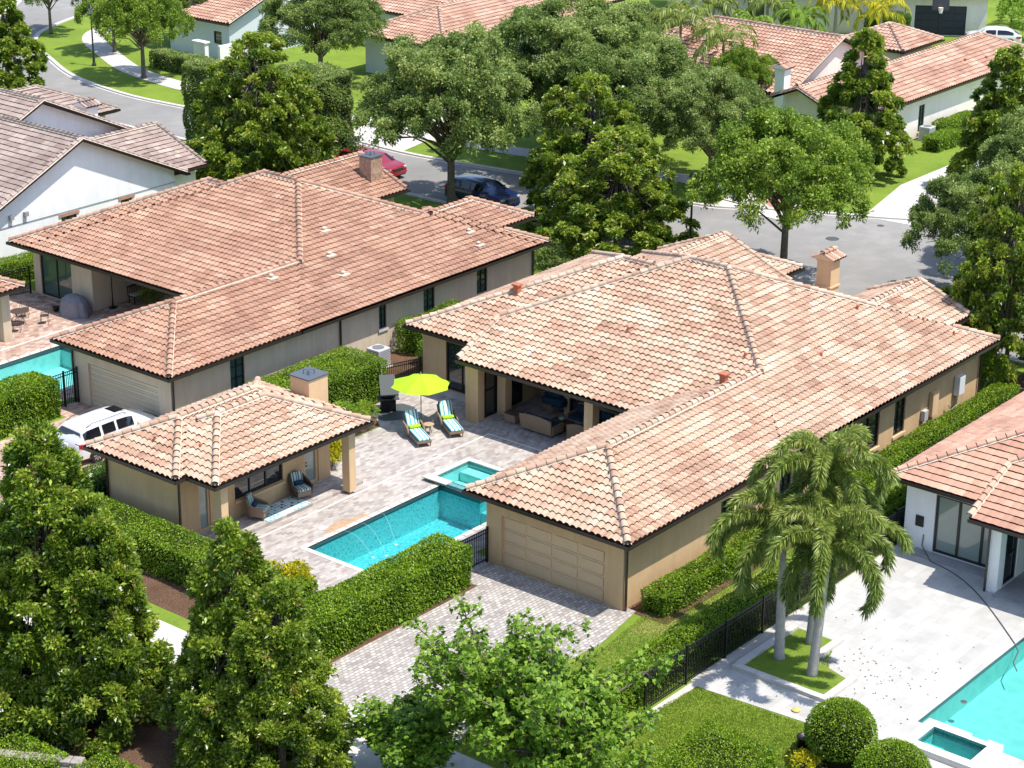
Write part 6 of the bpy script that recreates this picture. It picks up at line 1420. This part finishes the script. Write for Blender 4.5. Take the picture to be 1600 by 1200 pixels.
# covered barbecue, heater, bench, wrought iron set at the left house
m = MB(); rgc = np.random.default_rng(3)
def cov(u, v):
    a = 2*math.pi*u; r_ = .30+.09*abs(math.cos(a))**.6; z = v*1.12; k = (1.12-.25*v if v < .75 else (.93-.25*.75)*(1-((v-.75)/.27)**2)+.02); f_ = 1+.07*math.sin(a*7+v*2)*(1-v)+.03*math.sin(a*13)
    return (65.55+math.cos(a)*.62*k*f_*(1 if v < .98 else .3), 82.85+math.sin(a)*.85*k*f_*(1 if v < .98 else .3), .02+z)
m.grid(49, 14, cov); tag(m.build('covered_barbecue', m_grey_cloth, smooth=True), 'barbecue under a grey cloth cover at the left house wall', 'barbecue')
h = empty('patio_heater', (67.3, 81.9, .12), 'slim dark patio heater standing in the left house porch', 'heater'); m = MB(); m.lathe([(.22, 0), (.22, .05), (.05, .09), (.03, .6), (.03, 1.75), (.09, 1.8), (.09, 2.0)], (0, 0, 0), 14); m.build('stand', m_black, h); m = MB(); m.lathe([(.30, 2.0), (.28, 2.04), (.08, 2.12)], (0, 0, 0), 16); m.build('hood', m_black, h)
b = empty('bench', (68.9, 81.6, .12), 'dark metal bench with pale cushions in the left house porch', 'bench', rz=R(-90))
m = MB(); m.bevbox((-.25, -.6, .40), (.25, .6, .44), .01); m.build('seat', m_black, b); m = MB()
for k in range(9): m.box((-.28, -.6+k*.145, .44), (-.25, -.56+k*.145, .9))
m.box((-.29, -.62, .88), (-.24, .62, .94)); m.build('backrest', m_black, b)
for x in (-.22, .22):
    for y in (-.55, .55): m = MB(); m.box((x-.02, y-.02, 0), (x+.02, y+.02, .4)); m.build('leg', m_black, b)
m = MB(); m.bevbox((-.22, -.55, .44), (.22, .55, .52), .03); m.build('cushion', mat('oatmeal fabric', (.45, .42, .36), .9), b, smooth=True)
m_iron = mat('wrought iron', (.09, .06, .045), .6, .4)
def iron_table(x, y):
    e = empty('patio_table', (x, y, .02), 'round wrought iron table on the pink patio at the far left', 'table'); m = MB(); m.lathe([(.46, .70), (.48, .72), (.46, .735), (.0, .735)], (0, 0, 0), 22); m.build('table_top', m_iron, e)
    for i in range(4): a = i*1.571+.4; m = MB(); m.tube([(.36*math.cos(a), .36*math.sin(a), .7), (.18*math.cos(a), .18*math.sin(a), .4), (.34*math.cos(a), .34*math.sin(a), 0)], .018, 6); m.build('leg', m_iron, e)
def iron_chair(x, y, rz, label):
    e = empty('patio_chair', (x, y, .02), label, 'chair', 'wrought iron chairs round the table', rz); m = MB(); m.lathe([(.22, .42), (.23, .44), (.0, .445)], (0, 0, 0), 14); m.build('seat', m_iron, e); m = MB()
    m.tube([(-.2, -.2, .44), (-.28, -.19, .75), (-.30, 0, .92), (-.28, .19, .75), (-.2, .2, .44)], .016, 6)
    for k in range(5): m.tube([(-.21, -.14+k*.07, .44), (-.29, -.12+k*.06, .84)], .008, 4)
    m.build('backrest', m_iron, e)
    for s in (-1, 1):
        m = MB(); m.tube([(-.24, s*.22, .64), (.15, s*.24, .64), (.18, s*.22, .44)], .013, 5); m.build('armrest', m_iron, e)
        for x_ in (-.17, .17): m = MB(); m.tube([(x_, s*.17, .42), (x_*1.25, s*.2, 0)], .013, 5); m.build('leg', m_iron, e)
iron_table(62.7, 83.75)
for x, y, a, lb in ((63.6, 82.9, 135, 'wrought iron chair with tilted back, right of the round table'), (61.9, 83.0, 45, 'wrought iron chair on the near side of the round table'), (63.6, 84.5, 225, 'wrought iron chair on the far side of the round table, toward the glass door'), (62.0, 84.8, -45, 'wrought iron chair at the left of the round table')): iron_chair(x, y, R(a), lb)
m = MB(); m.lathe([(.12, 0), (.18, .12), (.20, .25), (.16, .26), (.02, .22)], (65.2, 83.95, .02), 14); tag(m.build('plant_pot', m_black), 'small dark pot beside the covered barbecue', 'pot')
# ------------------------------------------------------------ fences
def fence(name, label, a, b, h=1.4, post=2.3, gap=.10, group=None, cat='fence', mtl=None, picket=.012):
    a, b = Vector((*a, 0)), Vector((*b, 0)); L = (b-a).length; e = empty(name, a, label, cat, group, math.atan2((b-a).y, (b-a).x)); m = MB(); n = int(L/gap)
    for i in range(n+1): x = i*L/n; m.box((x-picket, -picket, .06), (x+picket, picket, h-.02))
    m.build('pickets', mtl or m_black, e); r_ = MB()
    for z in (.14, h-.18, h-.03): r_.box((0, -.018, z), (L, .018, z+.035))
    r_.build('rails', mtl or m_black, e); k = max(1, round(L/post))
    for i in range(k+1):
        p = MB(); x = i*L/k; p.box((x-.035, -.035, 0), (x+.035, .035, h+.06)); p.box((x-.045, -.045, h+.06), (x+.045, .045, h+.08)); p.build('post', mtl or m_black, e)
    return e
fence('metal_fence', 'long black metal fence along the edge of the white pool deck', (51.4, 35.95), (68.6, 36.05), 1.45)
fence('metal_fence', 'black metal gate panel between the pool hedge end and the garage corner', (54.95, 47.55), (56.82, 47.5), 1.45, cat='fence')
fence('metal_fence', 'black fence joining the big patio hedge to the centre house wall', (67.6, 62.9), (69.5, 62.3), 1.4)
fence('metal_fence', 'black fence at the far left behind the wrought iron table', (61.5, 88.2), (66.2, 87.3), 1.5)
fence('metal_gate', 'black metal gate between the left hedge and the cream garage', (57.55, 72.95), (56.0, 72.95), 1.7, cat='gate', post=.75)
fence('metal_fence', 'black fence beside the white right house behind the palms', (68.6, 36.05), (71.5, 36.1), 1.5)
# ------------------------------------------------------------ street lamps, basketball hoop, planter, wall
def lamp(label, x, y, h=4.6):
    e = empty('street_lamp', (x, y, 0), label, 'street lamp', 'black street lamps'); m = MB(); m.lathe([(.18, 0), (.18, .12), (.11, .25), (.085, .7), (.07, 1.2), (.055, h-.6), (.08, h-.55), (.05, h-.5)], (0, 0, 0), 12); m.build('pole', mat('dark green iron', (.02, .022, .018), .5) if 'dark green iron' not in bpy.data.materials else bpy.data.materials['dark green iron'], e)
    m = MB(); m.lathe([(.10, h-.5), (.20, h-.15), (.20, h-.05), (.10, h)], (0, 0, 0), 8); m.build('lantern', m_glass_l, e); m = MB(); m.lathe([(.24, h-.05), (.12, h+.12), (.02, h+.25)], (0, 0, 0), 8); m.build('cap', m_black, e)
lamp('black street lamp standing before the round street end', 93.4, 63.3, 5.2); lamp('black street lamp on the verge at the top left beside the sidewalk', 105.1, 128.3, 4.6)
b = empty('basketball_hoop', (158.2, 83.0, 0), 'basketball hoop standing before the navy garage door', 'basketball hoop', rz=math.atan2(-21.6, 14.4)); m = MB(); m.tube([(0, 0, 0), (0, 0, 2.4), (0, -.5, 3.0)], .06, 8); m.build('pole', m_black, b)
m = MB(); m.box((-.7, -.62, 2.6), (.7, -.56, 3.5)); m.build('backboard', mat('smoked board', (.06, .06, .09), .2), b); m = MB(); m.tube([(.23*math.cos(a), -.88+.23*math.sin(a), 2.85) for a in np.linspace(0, 6.283, 15)], .02, 5); m.build('rim', mat('orange rim', (.5, .12, .02), .5), b)
m = MB(); m.lathe([(.22, 2.84), (.17, 2.6), (.13, 2.4)], (0, -.88, 0), 12); m.build('net', m_white, b)
pl = empty('stone_planter', (57.3, 33.2, 0), 'white stone planter border around the foxtail palms', 'planter'); m = MB(); pts = [(55.95, 35.2), (55.95, 31.7), (57.9, 31.7)]
def strip(m, a, b, w=.28, h=.16):
    a, b = Vector((*a, 0)), Vector((*b, 0)); L = (b-a).length; d = (b-a)/L; s = Vector((-d.y, d.x, 0))*w/2; k = max(1, round(L/.9))
    for i in range(k):
        p, q = a+d*(L*i/k+.004), a+d*(L*(i+1)/k-.004); m.add([tuple(v+Vector((0, 0, z))-pl.location) for z in (0.0, h) for v in (p-s, q-s, q+s, p+s)], [(0, 3, 2, 1), (4, 5, 6, 7), (0, 1, 5, 4), (1, 2, 6, 5), (2, 3, 7, 6), (3, 0, 4, 7)])
mps = mat('planter stone', (.55, .51, .47), .7, noise=(2, .1))
for a_, b_ in (((55.95, 35.35), (55.95, 31.5)), ((56.1, 31.6), (57.9, 31.6)), ((56.1, 35.25), (59.9, 35.25)), ((58.3, 33.45), (60.1, 33.45))):
    m = MB(); strip(m, a_, b_); m.build('border', mps, pl)
poly('planter_grass', [[(56.1, 31.75), (57.7, 31.75), (58.2, 33.3), (59.9, 33.6), (59.9, 35.1), (56.1, 35.1)]], .06, m_grass)
w = empty('stone_wall', (35.0, 49.4, 0), 'low dry stone wall at the bottom left corner', 'wall'); m = MB(); rgw = random.Random(2)
for j in range(4):
    x = -2.6
    while x < 2.6: ln = rgw.uniform(.25, .6); m.bevbox((x, -.2+rgw.uniform(-.03, .03), j*.19), (x+ln-.02, .2+rgw.uniform(-.03, .03), j*.19+.18), .03); x += ln
m.build('stones', mat('grey ledge stone', (.30, .27, .24), .9, noise=(4, .3), bump=(10, 1)), w); w.rotation_euler[2] = R(-60)
m = MB(); m.lathe([(.20, 0), (.27, .05), (.28, .38), (.30, .40), (.24, .41), (.22, .32), (.02, .30)], (52.9, 30.5, .02), 18); tag(m.build('planter_pot', m_black, smooth=True), 'black planter pot at the lawn corner beside the ball shrub', 'pot')
m = MB(); m.lathe([(.14, 0), (.16, .05), (.06, .09), (.01, .1)], (54.75, 32.0, .02), 14); tag(m.build('float_ring', mat('yellow plastic', (.6, .45, .12), .6)), 'small yellow tan pool float lying at the edge of the white deck', 'float')
m = MB(); m.tube([(49.5, 49.9, 0), (49.5, 49.9, .55)], .02, 6); m.lathe([(.05, .5), (.07, .55), (.07, .8), (.02, .86)], (49.5, 49.9, 0), 8); tag(m.build('path_light', m_black), 'small black garden light at the patio corner near the hedge', 'garden light')
m = MB(); m.lathe([(.16, 0), (.16, .01), (.0, .012)], (54.9, 54.6, .02), 14); tag(m.build('skimmer_lid', m_white), 'round white skimmer lid on the stained paving by the pool', 'lid')
# fallen leaves on the white deck: uncountable litter
rg = np.random.default_rng(9); n = 140; P = np.stack([rg.uniform(54.6, 63, n), rg.uniform(28.7, 35.3, n), np.full(n, .03)], 1); P[:90, 0] = rg.normal(58.5, 1.2, 90); P[:90, 1] = rg.normal(31.6, 1.1, 90)
V, Fq = leaf_quads(P, rg.normal(size=(n, 3))*np.array([1, 1, .05]), .09, .05, rg, 0); lo_ = np_mesh('leaf_litter', V, Fq, [m_trunk]); tag(lo_, 'scattered dead leaves on the white deck', 'leaves', kind='stuff')
# short grass blades on the near lawns
def blades(name, label, loops, n, seed, stops, L=.09):
    rg = np.random.default_rng(seed); V_ = []; k = 0; P = []
    ar = [(max(p[0] for p in lp)-min(p[0] for p in lp))*(max(p[1] for p in lp)-min(p[1] for p in lp)) for lp in loops]
    for lp, a in zip(loops, ar):
        m_ = int(n*a/sum(ar)); x = rg.uniform(min(p[0] for p in lp), max(p[0] for p in lp), m_); y = rg.uniform(min(p[1] for p in lp), max(p[1] for p in lp), m_); ins = np.zeros(m_, bool)
        for i in range(len(lp)):
            (x0, y0), (x1, y1) = lp[i], lp[(i+1) % len(lp)]; c_ = ((y0 > y) != (y1 > y)) & (x < (x1-x0)*(y-y0)/((y1-y0) or 1e-9)+x0); ins ^= c_
        P.append(np.stack([x[ins], y[ins], np.full(ins.sum(), .008)], 1))
    P = np.concatenate(P); D = rg.normal(0, .55, P.shape); D[:, 2] = 1; V, Fq = leaf_quads(P, D, L, .022, rg, .2)
    nb = np.sin(P[:, 0]*1.9+np.sin(P[:, 1]*1.3)*2)*.5+np.sin(P[:, 1]*3.1+P[:, 0])*.3
    o = np_mesh(name, V, Fq, tint_mat(name+' blades', stops, .7, .2, .15, .25), None, np.clip(.5+.18*nb+rg.normal(0, .2, len(P)), 0, 1)); tag(o, label, 'grass', kind='stuff')
blades('lawn_grass', 'short grass of the lawn at the bottom right', [[(42, 29.5), (54.2, 30.5), (53.9, 35.5), (49, 36), (42, 38)], [(56.2, 31.8), (59.8, 33.6), (59.8, 35.1), (56.2, 35.1)]], 130000, 3, [(0, (.13, .22, .018)), (.6, (.27, .38, .035)), (1, (.44, .47, .10))])
blades('side_grass', 'dry short grass strip between the low hedge and the dark hedge', [[(45.4, 36.2), (49, 37.4), (72, 37.4), (72, 39.2), (58.3, 39.2), (57.4, 40.2), (54, 39.7), (50.2, 40.1), (45.4, 42.6)]], 90000, 4, [(0, (.13, .21, .022)), (.5, (.26, .33, .05)), (1, (.46, .46, .14))])
for o in list(bpy.data.objects):
    if '_abs' in o: del o['_abs']
